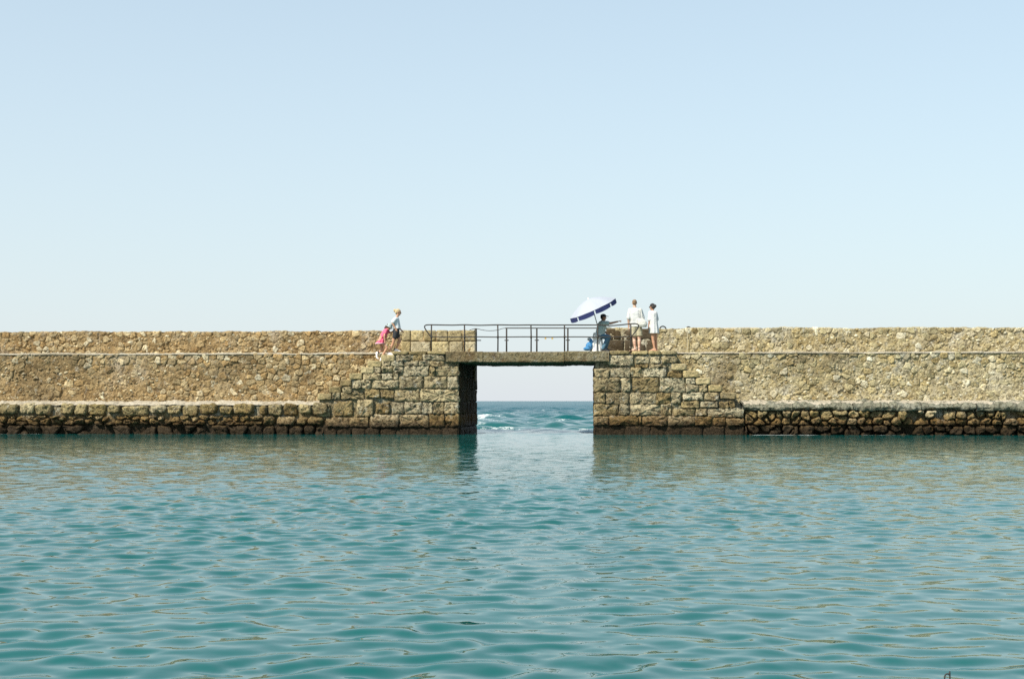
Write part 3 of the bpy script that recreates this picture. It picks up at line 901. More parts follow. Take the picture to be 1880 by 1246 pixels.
# ------------------------------------------------------------------ figures
def capsule(p0, r0, p1, r1, seg=12, squash=None):
    """tapered limb with round ends; squash = (axis vector, factor) flattens it"""
    p0, p1 = Vector(p0), Vector(p1)
    ax_ = p1 - p0
    L = ax_.length
    t = ax_ / L if L > 1e-6 else Vector((0, 0, 1))
    up = Vector((0, 1, 0)) if abs(t.y) < 0.9 else Vector((1, 0, 0))
    s = t.cross(up).normalized(); u = s.cross(t).normalized()
    prof = []
    for k in range(4):
        a = -math.pi / 2 + (k + 0.3) / 4 * math.pi / 2
        prof.append((r0 * math.sin(a), r0 * math.cos(a), 0))
    prof += [(0, r0, 0), (L, r1, 0)]
    for k in range(1, 5):
        a = (k - 0.3) / 4 * math.pi / 2
        prof.append((L + r1 * math.sin(a), r1 * math.cos(a), 0))
    V, Fc = [], []
    for h, r, _ in prof:
        for k in range(seg):
            a = 2 * math.pi * k / seg
            o = s * math.cos(a) * r + u * math.sin(a) * r
            if squash is not None:
                n_ = Vector(squash[0]).normalized()
                o = o - n_ * o.dot(n_) * (1 - squash[1])
            V.append(p0 + t * h + o)
    m = len(prof)
    for i in range(m - 1):
        for k in range(seg):
            a, b = i * seg + k, i * seg + (k + 1) % seg
            Fc.append((a, b, b + seg, a + seg))
    Fc.append(tuple(range(seg))[::-1]); Fc.append(tuple(range((m - 1) * seg, m * seg)))
    return V, Fc

def ellipsoid(c, rx, ry, rz, rot=None, seg=14, rings=9):
    c = Vector(c)
    V, Fc = [], []
    for i in range(rings + 1):
        ph = math.pi * (i + 0.02 if i == 0 else (i - 0.02 if i == rings else i)) / rings
        for k in range(seg):
            a = 2 * math.pi * k / seg
            v = Vector((rx * math.sin(ph) * math.cos(a), ry * math.sin(ph) * math.sin(a), rz * math.cos(ph)))
            if rot is not None: v = rot @ v
            V.append(c + v)
    for i in range(rings):
        for k in range(seg):
            a, b = i * seg + k, i * seg + (k + 1) % seg
            Fc.append((a, a + seg, b + seg, b))
    Fc.append(tuple(range(seg))); Fc.append(tuple(range(rings * seg, (rings + 1) * seg))[::-1])
    return V, Fc

def loft(rings, ripple=0.0, nrip=7, seg=28):
    """rings: (centre, half-width along u, half-width along v, u, v); closed ends"""
    V, Fc = [], []
    m = len(rings)
    for i, (c, ru, rv, u, v) in enumerate(rings):
        c, u, v = Vector(c), Vector(u).normalized(), Vector(v).normalized()
        w = ripple * (i / (m - 1)) ** 1.5
        for k in range(seg):
            a = 2 * math.pi * k / seg
            q = 1 + w * math.sin(nrip * a + 0.6 * i)
            V.append(c + u * math.cos(a) * ru * q + v * math.sin(a) * rv * q)
    for i in range(m - 1):
        for k in range(seg):
            a, b = i * seg + k, i * seg + (k + 1) % seg
            Fc.append((a, b, b + seg, a + seg))
    Fc.append(tuple(range(seg))[::-1]); Fc.append(tuple(range((m - 1) * seg, m * seg)))
    return V, Fc

def fuse(name, prims, mat, parent, voxel=0.009, smooth=5, ratio=0.35):
    """weld overlapping shapes into one continuous skin"""
    V, Fc = [], []
    for v, f in prims:
        b = len(V)
        V += [tuple(x) for x in v]; Fc += [tuple(i + b for i in q) for q in f]
    n = len(V)
    org = Vector((sum(v[0] for v in V) / n, sum(v[1] for v in V) / n, sum(v[2] for v in V) / n))
    me = bpy.data.meshes.new('tmp')
    me.from_pydata([(v[0] - org.x, v[1] - org.y, v[2] - org.z) for v in V], [], Fc)
    bm = bmesh.new(); bm.from_mesh(me)
    bmesh.ops.recalc_face_normals(bm, faces=bm.faces)
    bm.to_mesh(me); bm.free()
    tmp = bpy.data.objects.new('tmp', me)
    COL.objects.link(tmp)
    r = tmp.modifiers.new('r', 'REMESH'); r.mode = 'VOXEL'; r.voxel_size = voxel; r.use_smooth_shade = True
    s = tmp.modifiers.new('s', 'SMOOTH'); s.factor = 0.5; s.iterations = smooth
    d = tmp.modifiers.new('d', 'DECIMATE'); d.ratio = ratio
    dg = bpy.context.evaluated_depsgraph_get()
    out = bpy.data.meshes.new_from_object(tmp.evaluated_get(dg))
    bpy.data.objects.remove(tmp)
    bpy.data.meshes.remove(me)
    out.name = name
    out.materials.clear(); out.materials.append(mat)
    out.polygons.foreach_set('use_smooth', [True] * len(out.polygons))
    o = bpy.data.objects.new(name, out)
    COL.objects.link(o)
    o.parent = parent
    o.location = org - wloc(parent) if parent else org
    return o

def hand(wrist, direction, palm_n, size=1.0, curl=0.5, point=False, thumb_side=1):
    """palm and five unequal, bent fingers"""
    d = Vector(direction).normalized(); n_ = Vector(palm_n); n_ = (n_ - d * n_.dot(d)).normalized()
    s = d.cross(n_).normalized() * thumb_side
    w = Vector(wrist)
    P = [capsule(w, 0.026 * size, w + d * 0.075 * size, 0.036 * size, squash=(n_, 0.5))]
    for i, (off, L) in enumerate(((0.026, 0.070), (0.009, 0.080), (-0.009, 0.074), (-0.026, 0.058))):
        b = w + d * 0.082 * size + s * off * size
        c = 0.05 if (point and i == 0) else (1.5 if point else curl)
        L *= size
        k = b + (d * math.cos(c * 0.5) + n_ * math.sin(c * 0.5)) * L * 0.52
        e = k + (d * math.cos(c * 1.5) + n_ * math.sin(c * 1.5)) * L * 0.48
        P += [capsule(b, 0.0095 * size, k, 0.009 * size, 8), capsule(k, 0.009 * size, e, 0.007 * size, 8)]
    b = w + d * 0.03 * size + s * 0.028 * size
    k = b + (d * 0.6 + s * 0.7 + n_ * 0.3).normalized() * 0.04 * size
    e = k + (d * 0.9 + s * 0.15 + n_ * 0.3).normalized() * 0.03 * size
    P += [capsule(b, 0.012 * size, k, 0.0105 * size, 8), capsule(k, 0.0105 * size, e, 0.008 * size, 8)]
    return P

def foot(ankle, d, sole_z, size=1.0):
    a = Vector(ankle); d = Vector(d).normalized()
    heel = Vector((a.x, a.y, sole_z + 0.035 * size)) - d * 0.035 * size
    ball = Vector((a.x, a.y, sole_z + 0.028 * size)) + d * 0.12 * size
    toe = Vector((a.x, a.y, sole_z + 0.02 * size)) + d * 0.185 * size
    return [capsule(a, 0.036 * size, heel, 0.036 * size), capsule(a, 0.034 * size, ball, 0.03 * size), capsule(heel, 0.034 * size, ball, 0.036 * size, squash=((0, 0, 1), 0.8)), capsule(ball, 0.036 * size, toe, 0.022 * size, squash=((0, 0, 1), 0.7))]

from mathutils import Matrix
def head(c, look, s=1.0, up=(0, 0, 1)):
    """skull, jaw, nose, ears around centre c, facing 'look'; returns prims and the local axes"""
    f = Vector(look).normalized(); u = Vector(up); u = (u - f * u.dot(f)).normalized(); r = f.cross(u)
    c = Vector(c)
    R = Matrix((f, -r, u)).transposed()
    P = [ellipsoid(c + u * 0.02 * s, 0.092 * s, 0.074 * s, 0.095 * s, R), ellipsoid(c + f * 0.022 * s - u * 0.052 * s, 0.064 * s, 0.056 * s, 0.062 * s, R),
         capsule(c + f * 0.088 * s + u * 0.008 * s, 0.010 * s, c + f * 0.108 * s - u * 0.022 * s, 0.014 * s, 8),
         capsule(c + f * 0.080 * s - u * 0.052 * s - r * 0.015 * s, 0.011 * s, c + f * 0.080 * s - u * 0.052 * s + r * 0.015 * s, 0.011 * s, 8),
         ellipsoid(c + r * 0.076 * s - f * 0.005 * s, 0.022 * s, 0.012 * s, 0.032 * s, R), ellipsoid(c - r * 0.076 * s - f * 0.005 * s, 0.022 * s, 0.012 * s, 0.032 * s, R)]
    return P, (c, f, r, u, R, s)

def eyes(H, parent):
    c, f, r, u, R, s = H
    for k in (-1, 1):
        v, fc = ellipsoid(c + f * 0.083 * s + r * k * 0.03 * s + u * 0.006 * s, 0.008 * s, 0.013 * s, 0.009 * s, R, 8, 6)
        mesh_obj('eye', v, fc, M_EYE, parent)

def person(px, n, zfoot, label):
    return thing('person', (ax(px, n), n, zfoot), label, 'person')

J = lambda x, y, n: at(x, y, n)

# --- girl in white tee climbing the top step
n0 = 0.55
g = person(724, n0, az(651.5), 'blond girl in white T-shirt and dark shorts climbing the steps ahead of the pink dress')
HP, HD = head(J(731.5, 573.5, n0), (1, -0.05, -0.12), 0.98)
sh_n, sh_f = J(726, 585.5, n0 - 0.14), J(727, 585.5, n0 + 0.14)
hip = J(727, 608, n0)
body = HP + [capsule(J(730.5, 578, n0), 0.046, J(727.5, 584.5, n0), 0.05), capsule(J(727, 587, n0), 0.10, J(727.5, 600, n0), 0.088, squash=((0, 1, 0), 1.2)),
             capsule(J(727.3, 600, n0), 0.09, hip, 0.105, squash=((0, 1, 0), 1.25))]
kA, aA = J(721.5, 630.5, n0 - 0.08), J(713.5, 647.5, n0 - 0.09)
kB, aB = J(733.8, 626, n0 + 0.08), J(727.2, 641.2, n0 + 0.08)
body += [capsule(J(726, 611, n0 - 0.075), 0.078, kA, 0.05), capsule(kA, 0.05, aA, 0.032), capsule(kA.lerp(aA, .25) + Vector((-0.015, 0, 0)), 0.05, kA.lerp(aA, .5), 0.042),
         capsule(J(728.5, 611, n0 + 0.075), 0.078, kB, 0.05), capsule(kB, 0.05, aB, 0.032), capsule(kB.lerp(aB, .25) + Vector((-0.015, 0, 0)), 0.05, kB.lerp(aB, .5), 0.042)]
eN, wN = J(720.3, 592.5, n0 - 0.2), J(726, 603, n0 - 0.21)
eF, wF = J(730, 599, n0 + 0.2), J(737, 606, n0 + 0.16)
body += [capsule(sh_n, 0.046, eN, 0.036), capsule(eN, 0.036, wN, 0.025), capsule(sh_f, 0.046, eF, 0.036), capsule(eF, 0.036, wF, 0.025)]
body += hand(wN, (wN - eN), (0, 1, 0), 0.85, 0.5) + hand(wF, (wF - eF), (0, -1, 0), 0.85, 0.5)
fuse('body', body, M_SKIN, g, 0.008)
fuse('hair', [ellipsoid(HD[0] - HD[1] * 0.02 + HD[3] * 0.045, 0.095, 0.088, 0.085, HD[4]), ellipsoid(HD[0] - HD[1] * 0.07 + HD[3] * 0.0, 0.05, 0.075, 0.08, HD[4]),
              ellipsoid(HD[0] - HD[1] * 0.135 + HD[3] * 0.055, 0.055, 0.05, 0.058), capsule(HD[0] - HD[1] * 0.09 + HD[3] * 0.05, 0.04, HD[0] - HD[1] * 0.13 + HD[3] * 0.05, 0.04)], M_BLOND, g, 0.009)
eyes(HD, g)
Y1 = Vector((0, 1, 0)); X1 = Vector((1, 0, 0)); Z1 = Vector((0, 0, 1))
fuse('shirt', [loft([(J(728.5, 582.5, n0), 0.06, 0.075, X1, Y1), (J(727.5, 584.5, n0), 0.095, 0.165, X1, Y1), (J(727, 588.5, n0), 0.125, 0.18, X1, Y1), (J(727.8, 595, n0), 0.13, 0.165, X1, Y1),
                     (J(728.6, 601, n0), 0.135, 0.17, X1, Y1), (J(728.8, 603.2, n0), 0.135, 0.172, X1, Y1)], 0.05),
               capsule(sh_n, 0.07, sh_n.lerp(eN, 0.72), 0.074), capsule(sh_f, 0.07, sh_f.lerp(eF, 0.72), 0.074)], M_TEE, g, 0.010, 3)
fuse('shorts', [capsule(J(727.5, 606, n0), 0.115, J(727.3, 611, n0), 0.12, squash=((0, 1, 0), 1.3)), capsule(J(726.4, 611, n0 - 0.075), 0.098, J(725, 618.5, n0 - 0.075), 0.093),
                capsule(J(728, 611, n0 + 0.075), 0.098, J(730, 617, n0 + 0.075), 0.09)], M_BLACK, g, 0.010, 3)
for a_, zf in ((aA, az(651.5)), (aB, ZW + 0.0)):
    fuse('shoe', foot(a_ + Vector((0, 0, 0.0)), (1, 0, 0), zf, 1.05), M_SHOE, g, 0.009, 3)

# --- girl in pink, bent forward behind her
n1 = 0.45
g = person(702, n1, az(662), 'child in pink dress and pale hat bending forward on the steps')
look = Vector((0.85, 0, -0.5))
HP, HD = head(J(714.2, 600.5, n1), look, 0.92, (0.4, 0, 1))
sn, sf = J(708.5, 607, n1 - 0.12), J(710.5, 607, n1 + 0.12)
hip = J(698.5, 625.5, n1)
body = HP + [capsule(J(712.3, 602, n1), 0.04, J(709, 606, n1), 0.046), capsule(J(708, 607.5, n1), 0.09, J(702, 617, n1), 0.085, squash=((0, 1, 0), 1.2)), capsule(J(702, 617, n1), 0.085, hip, 0.10, squash=((0, 1, 0), 1.2))]
kF, aF = J(710.5, 638.5, n1 - 0.06), J(700.5, 655.5, n1 - 0.06)
kR, aR = J(702.5, 642, n1 + 0.08), J(694, 647.5, n1 + 0.08)
body += [capsule(J(699.5, 627, n1 - 0.06), 0.072, kF, 0.048), capsule(kF, 0.047, aF, 0.03), capsule(kF.lerp(aF, .2), 0.046, kF.lerp(aF, .5), 0.04),
         capsule(J(698.5, 627, n1 + 0.07), 0.072, kR, 0.048), capsule(kR, 0.047, aR, 0.03)]
eN, wN = J(705.5, 617, n1 - 0.19), J(706.3, 625, n1 - 0.2)
eF, wF = J(717.5, 611.5, n1 + 0.12), J(724, 605.5, n1 + 0.06)
body += [capsule(sn, 0.04, eN, 0.031), capsule(eN, 0.031, wN, 0.022), capsule(sf, 0.04, eF, 0.031), capsule(eF, 0.031, wF, 0.022)]
body += hand(wN, (wN - eN), (0, 1, 0), 0.75, 0.4) + hand(wF, (wF - eF), (0, -1, 0), 0.75, 0.7)
fuse('body', body, M_SKIN, g, 0.008)
fuse('hair', [ellipsoid(HD[0] - HD[1] * 0.03 + HD[3] * 0.02, 0.09, 0.085, 0.085, HD[4]), capsule(HD[0] - HD[1] * 0.08, 0.055, HD[0] - HD[1] * 0.10 - HD[3] * 0.09, 0.04)], M_BROWN, g, 0.009)
eyes(HD, g)
hc = HD[0] + HD[3] * 0.055
hat = []
seg = 24
V, Fc = [], []
prof = [(0.0, 0.085), (0.05, 0.083), (0.078, 0.07), (0.088, 0.03), (0.092, -0.005), (0.135, -0.045), (0.138, -0.052), (0.128, -0.048), (0.088, -0.012)]
for r_, h_ in prof:
    for k in range(seg):
        a = 2 * math.pi * k / seg
        V.append(hc + (HD[1] * math.cos(a) + HD[2] * math.sin(a)) * max(r_, 0.002) + HD[3] * h_)
for i in range(len(prof) - 1):
    for k in range(seg):
        a, b = i * seg + k, i * seg + (k + 1) % seg
        Fc.append((a, b, b + seg, a + seg))
mesh_obj('hat', V, Fc, M_HAT, g)
tx = (J(698, 628, n1) - J(709, 605, n1)).normalized(); px_ = Vector((tx.z, 0, -tx.x))
dr = fuse('dress', [loft([(J(711, 603.5, n1), 0.05, 0.07, px_, Y1), (J(709.3, 606, n1), 0.085, 0.135, px_, Y1), (J(706.5, 611, n1), 0.105, 0.15, px_, Y1), (J(703, 618, n1), 0.115, 0.155, px_ * 0.8 + X1 * .2, Y1),
                     (J(700, 624.5, n1), 0.15, 0.19, px_ * .4 + X1, Y1), (J(698.3, 630, n1), 0.175, 0.21, px_ * .1 + X1, Y1)], 0.09, 8),
               capsule(sn, 0.056, sn.lerp(eN, 0.4), 0.056), capsule(sf, 0.056, sf.lerp(eF, 0.4), 0.056)], M_PINK, g, 0.010, 3)
v, f = loft([(J(698.25, 629.6, n1), 0.180, 0.215, X1, Y1), (J(698.2, 631.2, n1), 0.184, 0.219, X1, Y1)], 0.05, 8)
mesh_obj('hem', v, f, M_PINKL, dr)
fuse('shoe', foot(aF, (1, 0, 0), az(662), 0.95), M_SHOE, g, 0.009, 3)
toeR = J(693, 657, n1 + 0.08)
fuse('shoe', [capsule(aR + Vector((-0.04, 0, 0.0)), 0.04, toeR + Vector((-0.02, 0, 0.02)), 0.036), capsule(toeR, 0.034, toeR + Vector((0.03, 0, -0.03)), 0.026), capsule(aR, 0.04, aR + Vector((-0.05, 0, -0.03)), 0.038)], M_SHOE, g, 0.009, 3)
fuse('sock', [capsule(aR.lerp(kR, 0.02), 0.04, aR.lerp(kR, 0.16), 0.04)], M_SOCK, g, 0.009, 2)
fuse('sock', [capsule(aF.lerp(kF, -0.02), 0.037, aF.lerp(kF, 0.06), 0.036)], M_SOCK, g, 0.009, 2)

# --- seated man pointing
n2 = 1.0
g = person(1103, n2, ZW, 'seated man in grey shirt, jeans and black cap pointing under the parasol')
HP, HD = head(J(1107.8, 583, n2), (1, -0.05, 0.0), 1.0)
sN, sF = J(1106, 593, n2 - 0.18), J(1108.5, 593, n2 + 0.18)
hip = J(1101, 615, n2)
body = HP + [capsule(J(1107, 587, n2), 0.052, J(1105.5, 592, n2), 0.06), capsule(J(1105, 595, n2), 0.13, J(1102.5, 608, n2), 0.13, squash=((0, 1, 0), 1.25)), capsule(J(1102.5, 608, n2), 0.13, hip, 0.135, squash=((0, 1, 0), 1.2))]
kN, aN = J(1116.5, 619.5, n2 - 0.13), J(1107.5, 639, n2 - 0.14)
kF, aF = J(1117.5, 619, n2 + 0.13), J(1111.5, 639, n2 + 0.14)
eP, wP = J(1121.5, 593.2, n2 - 0.22), J(1134, 590.2, n2 - 0.22)
eR, wR = J(1109, 607, n2 + 0.24), J(1116, 614, n2 + 0.16)
body += [capsule(hip + Vector((0, -0.1, 0)), 0.09, kN, 0.06), capsule(kN, 0.058, aN, 0.04), capsule(hip + Vector((0, 0.1, 0)), 0.09, kF, 0.06), capsule(kF, 0.058, aF, 0.04),
         capsule(sN, 0.058, eP, 0.042), capsule(eP, 0.042, wP, 0.029), capsule(sF, 0.058, eR, 0.042), capsule(eR, 0.042, wR, 0.029)]
body += hand(wP, (wP - eP), (0, 0.2, -1), 1.05, 0.5, True) + hand(wR, (wR - eR), (0, 0, -1), 1.0, 0.6)
fuse('body', body, M_SKINB, g, 0.008)
fuse('hair', [ellipsoid(HD[0] - HD[1] * 0.025 + HD[3] * 0.012, 0.085, 0.08, 0.085, HD[4])], M_DARKH, g, 0.009)
eyes(HD, g)
brim = [capsule(HD[0] + HD[1] * 0.08 + HD[3] * 0.055, 0.05, HD[0] + HD[1] * 0.15 + HD[3] * 0.045, 0.045, squash=(HD[3], 0.22))]
fuse('cap', [ellipsoid(HD[0] + HD[3] * 0.06 - HD[1] * 0.005, 0.106, 0.09, 0.075, HD[4])] + brim, M_BLACK, g, 0.009, 3)
tt = (J(1101.5, 614, n2) - J(1105.5, 592, n2)).normalized(); pp = Vector((-tt.z, 0, tt.x))
fuse('shirt', [loft([(J(1106.4, 588.8, n2), 0.06, 0.075, pp, Y1), (J(1105.5, 591, n2), 0.10, 0.19, pp, Y1), (J(1104.5, 596, n2), 0.155, 0.225, pp, Y1), (J(1103.2, 604, n2), 0.16, 0.215, pp, Y1), (J(1102, 611, n2), 0.165, 0.205, pp, Y1), (J(1101.5, 615.5, n2), 0.165, 0.205, pp, Y1)], 0.05),
               capsule(sN, 0.085, sN.lerp(eP, 0.62), 0.078), capsule(sF, 0.085, sF.lerp(eR, 0.7), 0.08)], M_GREY, g, 0.011, 3)
fuse('jeans', [capsule(J(1101, 614.5, n2), 0.145, J(1101.3, 617, n2), 0.145, squash=((0, 1, 0), 1.3)), capsule(hip + Vector((0, -0.1, -0.02)), 0.108, kN, 0.082), capsule(kN, 0.08, aN, 0.066),
               capsule(hip + Vector((0, 0.1, -0.02)), 0.108, kF, 0.082), capsule(kF, 0.08, aF, 0.066)], M_JEAN, g, 0.011, 3)
for a_ in (aN, aF): fuse('shoe', foot(a_, (1, 0, 0), ZW + 0.02, 1.2), M_BLACK, g, 0.010, 3)
# towel over the seat
tw = fuse('towel', [capsule(J(1091, 612, n2 - 0.12), 0.035, J(1102, 614, n2 - 0.22), 0.03), capsule(J(1091, 612, n2 - 0.12), 0.035, J(1089, 619, n2 - 0.1), 0.03), capsule(J(1090, 618.5, n2 - 0.14), 0.03, J(1101, 618.5, n2 - 0.2), 0.026),
                    capsule(J(1095, 613.5, n2 - 0.18), 0.04, J(1094, 618, n2 - 0.16), 0.04)], M_WHITE, None, 0.012, 3)
tag(tw, 'white towel bunched on the stool behind the seated man', 'towel')
# stool: four splayed panels with slots
st = thing('stool', (ax(1098, n2), n2, ZW), 'white plastic stool with slotted legs under the seated man', 'stool')
zs = az(619.5, 1098, n2)
cx0, cy0 = ax(1097.5, n2), n2
b = MB()
v, f = loft([((cx0, cy0, zs - 0.035), 0.19, 0.19, X1, Y1), ((cx0, cy0, zs - 0.01), 0.20, 0.20, X1, Y1), ((cx0, cy0, zs), 0.185, 0.185, X1, Y1)], 0, 4, 24)
mesh_obj('seat', v, f, M_PLASTIC, st)
for ang in (225, 315, 45, 135):
    a = math.radians(ang)
    o_ = Vector((math.cos(a), math.sin(a), 0)); s_ = Vector((-o_.y, o_.x, 0))
    V, Fc = [], []
    c_t, c_b = Vector((cx0, cy0, zs - 0.03)) + o_ * 0.14, Vector((cx0, cy0, ZW + 0.02)) + o_ * 0.20
    def pt(u, t, k): return c_t.lerp(c_b, t) + s_ * u * (0.085 + 0.02 * t) + o_ * k
    us, ts = (-1, -0.38, 0.38, 1), (0, 0.22, 0.72, 1)
    for k in (0.0, -0.03):
        for t_ in ts:
            for u_ in us: V.append(pt(u_, t_, k))
    for i in range(3):
        for j in range(3):
            if i == 1 and j == 1: continue
            q = (i * 4 + j, i * 4 + j + 1, (i + 1) * 4 + j + 1, (i + 1) * 4 + j)
            Fc.append(q); Fc.append(tuple(x + 16 for x in q)[::-1])
    for a1_, b1_ in ((5, 6), (6, 10), (10, 9), (9, 5)): Fc.append((a1_, b1_, b1_ + 16, a1_ + 16))
    loop = [0, 1, 2, 3, 7, 11, 15, 14, 13, 12, 8, 4]
    for i in range(12): Fc.append((loop[i], loop[(i + 1) % 12], loop[(i + 1) % 12] + 16, loop[i] + 16))
    mesh_obj('leg', V, Fc, M_PLASTIC, st, False)
bb = fuse('bag', [ellipsoid(J(1082, 635, n2 - 0.05), 0.13, 0.12, 0.14), ellipsoid(J(1078, 640, n2 - 0.08), 0.14, 0.10, 0.07), ellipsoid(J(1085, 628, n2 - 0.03), 0.07, 0.06, 0.13), capsule(J(1075, 640.5, n2 - .1), 0.06, J(1073, 641.5, n2 - .1), 0.03)], M_BLUEBAG, None, 0.016, 2)
tag(bb, 'crumpled bright blue plastic bag on the deck beside the white stool', 'bag')
rg = fuse('bag', [ellipsoid(J(1081.5, 622.5, n2 + 0.15), 0.07, 0.06, 0.06), capsule(J(1083, 622, n2 + .15), 0.05, J(1086, 627, n2 + .12), 0.04), capsule(J(1085.5, 626, n2 + .12), 0.05, J(1086, 643, n2 + .14), 0.07)], M_CANVAS, None, 0.014, 2)
tag(rg, 'small pale cloth bag standing behind the blue plastic bag', 'bag')

# --- man in white, seen from behind
n3 = 0.75
g = person(1168, n3, ZW, 'man in white shirt and beige shorts seen from behind, carrying a tote bag')
HP, HD = head(J(1165, 556.5, n3), (0.12, 1, -0.1), 1.05)
sL, sR = J(1156.8, 569.5, n3), J(1175.5, 569.5, n3)
hip = J(1167.5, 598, n3)
body = HP + [capsule(J(1165, 561, n3), 0.058, J(1165.5, 567, n3 - 0.01), 0.066), capsule(J(1161, 571, n3), 0.095, J(1171, 571, n3), 0.095, squash=((0, 1, 0), 0.85)), capsule(J(1166, 573, n3), 0.15, J(1167, 590, n3), 0.13, squash=((0, 1, 0), 0.7)),
             capsule(J(1163.5, 598, n3), 0.11, J(1172, 598, n3), 0.11, squash=((0, 1, 0), 0.95))]
kL, aL = J(1164.2, 622.5, n3 + 0.02), J(1166, 640.5, n3)
kR, aR = J(1173.6, 622.5, n3), J(1173.3, 640.5, n3 - 0.03)
eL, wL = J(1153.8, 586, n3 - 0.02), J(1154.3, 600, n3 + 0.03)
eR, wR = J(1180.5, 585.5, n3 + 0.02), J(1177, 592, n3 + 0.22)
body += [capsule(J(1163.2, 600, n3), 0.092, kL, 0.058), capsule(kL, 0.055, aL, 0.038), capsule(kL.lerp(aL, .18) - Y1 * .012, 0.06, kL.lerp(aL, .5) - Y1 * .01, 0.05),
         capsule(J(1172, 600, n3), 0.092, kR, 0.058), capsule(kR, 0.055, aR, 0.038), capsule(kR.lerp(aR, .18) - Y1 * .012, 0.06, kR.lerp(aR, .5) - Y1 * .01, 0.05),
         capsule(sL, 0.06, eL, 0.043), capsule(eL, 0.043, wL, 0.029), capsule(sR, 0.06, eR, 0.043), capsule(eR, 0.043, wR, 0.029)]
body += hand(wL, (wL - eL), (1, 0.2, 0), 1.0, 0.4) + hand(wR, (wR - eR), (-1, 0, 0), 1.0, 0.8)
body += foot(aL, (-0.75, 0.6, 0), ZW + 0.02, 1.2) + foot(aR, (0.1, 1, 0), ZW + 0.02, 1.2)
fuse('body', body, M_SKINF, g, 0.008)
fuse('hair', [ellipsoid(HD[0] + HD[3] * 0.045 - HD[1] * 0.015, 0.096, 0.084, 0.085, HD[4]), ellipsoid(HD[0] - HD[1] * 0.05 + HD[3] * 0.0, 0.055, 0.072, 0.06, HD[4])], M_SANDY, g, 0.009)
fuse('shirt', [loft([(J(1165.3, 564.8, n3), 0.075, 0.075, X1, Y1), (J(1165.6, 566.0, n3), 0.12, 0.09, X1, Y1), (J(1166, 569, n3), 0.195, 0.12, X1, Y1), (J(1166.4, 576, n3), 0.205, 0.145, X1, Y1), (J(1167, 588, n3), 0.195, 0.15, X1, Y1), (J(1168, 600, n3), 0.21, 0.155, X1, Y1)], 0.10, 6),
               capsule(sL, 0.078, sL.lerp(eL, 0.85), 0.080), capsule(sR, 0.078, sR.lerp(eR, 0.85), 0.080)], M_WHITE, g, 0.011, 3)
fuse('shorts', [capsule(J(1164, 600, n3), 0.125, J(1171.5, 600, n3), 0.125, squash=((0, 1, 0), 0.98)), loft([(J(1163.4, 600, n3), 0.12, 0.13, X1, Y1), (J(1163.6, 610, n3), 0.107, 0.115, X1, Y1), (J(1163.8, 617.3, n3), 0.108, 0.112, X1, Y1)], 0.04),
                loft([(J(1172.4, 600, n3), 0.12, 0.13, X1, Y1), (J(1173.6, 610, n3), 0.107, 0.115, X1, Y1), (J(1174, 616.8, n3), 0.108, 0.112, X1, Y1)], 0.04)], M_BEIGE, g, 0.011, 3)
tb = thing('tote_bag', J(1179, 601, n3 - 0.14), 'white canvas tote bag slung behind the right hip of the man in white', 'bag')
fuse('pouch', [loft([(J(1176, 584, n3 - 0.19), 0.10, 0.03, X1, Y1), (J(1178.5, 590, n3 - 0.2), 0.155, 0.055, X1, Y1), (J(1179.5, 596, n3 - 0.2), 0.165, 0.07, X1, Y1), (J(1180, 600.5, n3 - 0.19), 0.13, 0.045, X1, Y1)], 0.05, 5), ellipsoid(J(1184, 595, n3 - 0.15), 0.09, 0.07, 0.10)], M_CANVAS, tb, 0.012, 3)
v, f = tube(bend([J(1173, 586, n3 - 0.19), J(1174, 577, n3 - 0.185), J(1175.5, 568.5, n3 - 0.12), J(1175.5, 566.2, n3 + 0.0), J(1176, 570, n3 + 0.14)], 4), 0.014, 6)
mesh_obj('strap', v, f, M_CANVAS, tb)
v, f = tube(bend([J(1180, 586, n3 - 0.19), J(1178.5, 577, n3 - 0.185), J(1177, 569, n3 - 0.12), J(1176.5, 566.6, n3 + 0.0), J(1177, 570, n3 + 0.14)], 4), 0.012, 6)
mesh_obj('strap', v, f, M_CANVAS, tb)

# --- woman in white dress
n4 = 0.8
g = person(1200, n4, ZW, 'woman in short white dress with dark tied hair standing beside the man in white')
HP, HD = head(J(1197.2, 563.5, n4), (-0.8, 0.6, -0.08), 0.98)
sL, sR = J(1193.3, 574, n4 + 0.03), J(1203.3, 574, n4 - 0.01)
body = HP + [capsule(J(1198, 567, n4), 0.044, J(1198.5, 572, n4), 0.05), capsule(J(1198.6, 576, n4), 0.115, J(1199.3, 588, n4), 0.10, squash=((0, 1, 0), 0.85)), capsule(J(1199.3, 588, n4), 0.105, J(1200.5, 601, n4), 0.135, squash=((0, 1, 0), 0.95))]
kL, aL = J(1199.3, 624.5, n4 - 0.02), J(1201.8, 640, n4 - 0.03)
kR, aR = J(1204, 624.5, n4 + 0.08), J(1204.8, 640, n4 + 0.09)
eL, wL = J(1192.6, 589, n4 - 0.06), J(1190.7, 601, n4 + 0.0)
eR, wR = J(1206, 588, n4 + 0.08), J(1204, 596, n4 + 0.25)
body += [capsule(J(1198, 603, n4 - 0.02), 0.088, kL, 0.054), capsule(kL, 0.052, aL, 0.034), capsule(kL.lerp(aL, .2), 0.055, kL.lerp(aL, .5), 0.045),
         capsule(J(1203, 603, n4 + 0.04), 0.088, kR, 0.054), capsule(kR, 0.052, aR, 0.034), capsule(kR.lerp(aR, .2), 0.055, kR.lerp(aR, .5), 0.045),
         capsule(sL, 0.048, eL, 0.037), capsule(eL, 0.037, wL, 0.025), capsule(sR, 0.048, eR, 0.037), capsule(eR, 0.037, wR, 0.025)]
body += hand(wL, (wL - eL), (1, 0, 0), 0.9, 0.4) + hand(wR, (wR - eR), (-1, 0, 0), 0.9, 0.6)
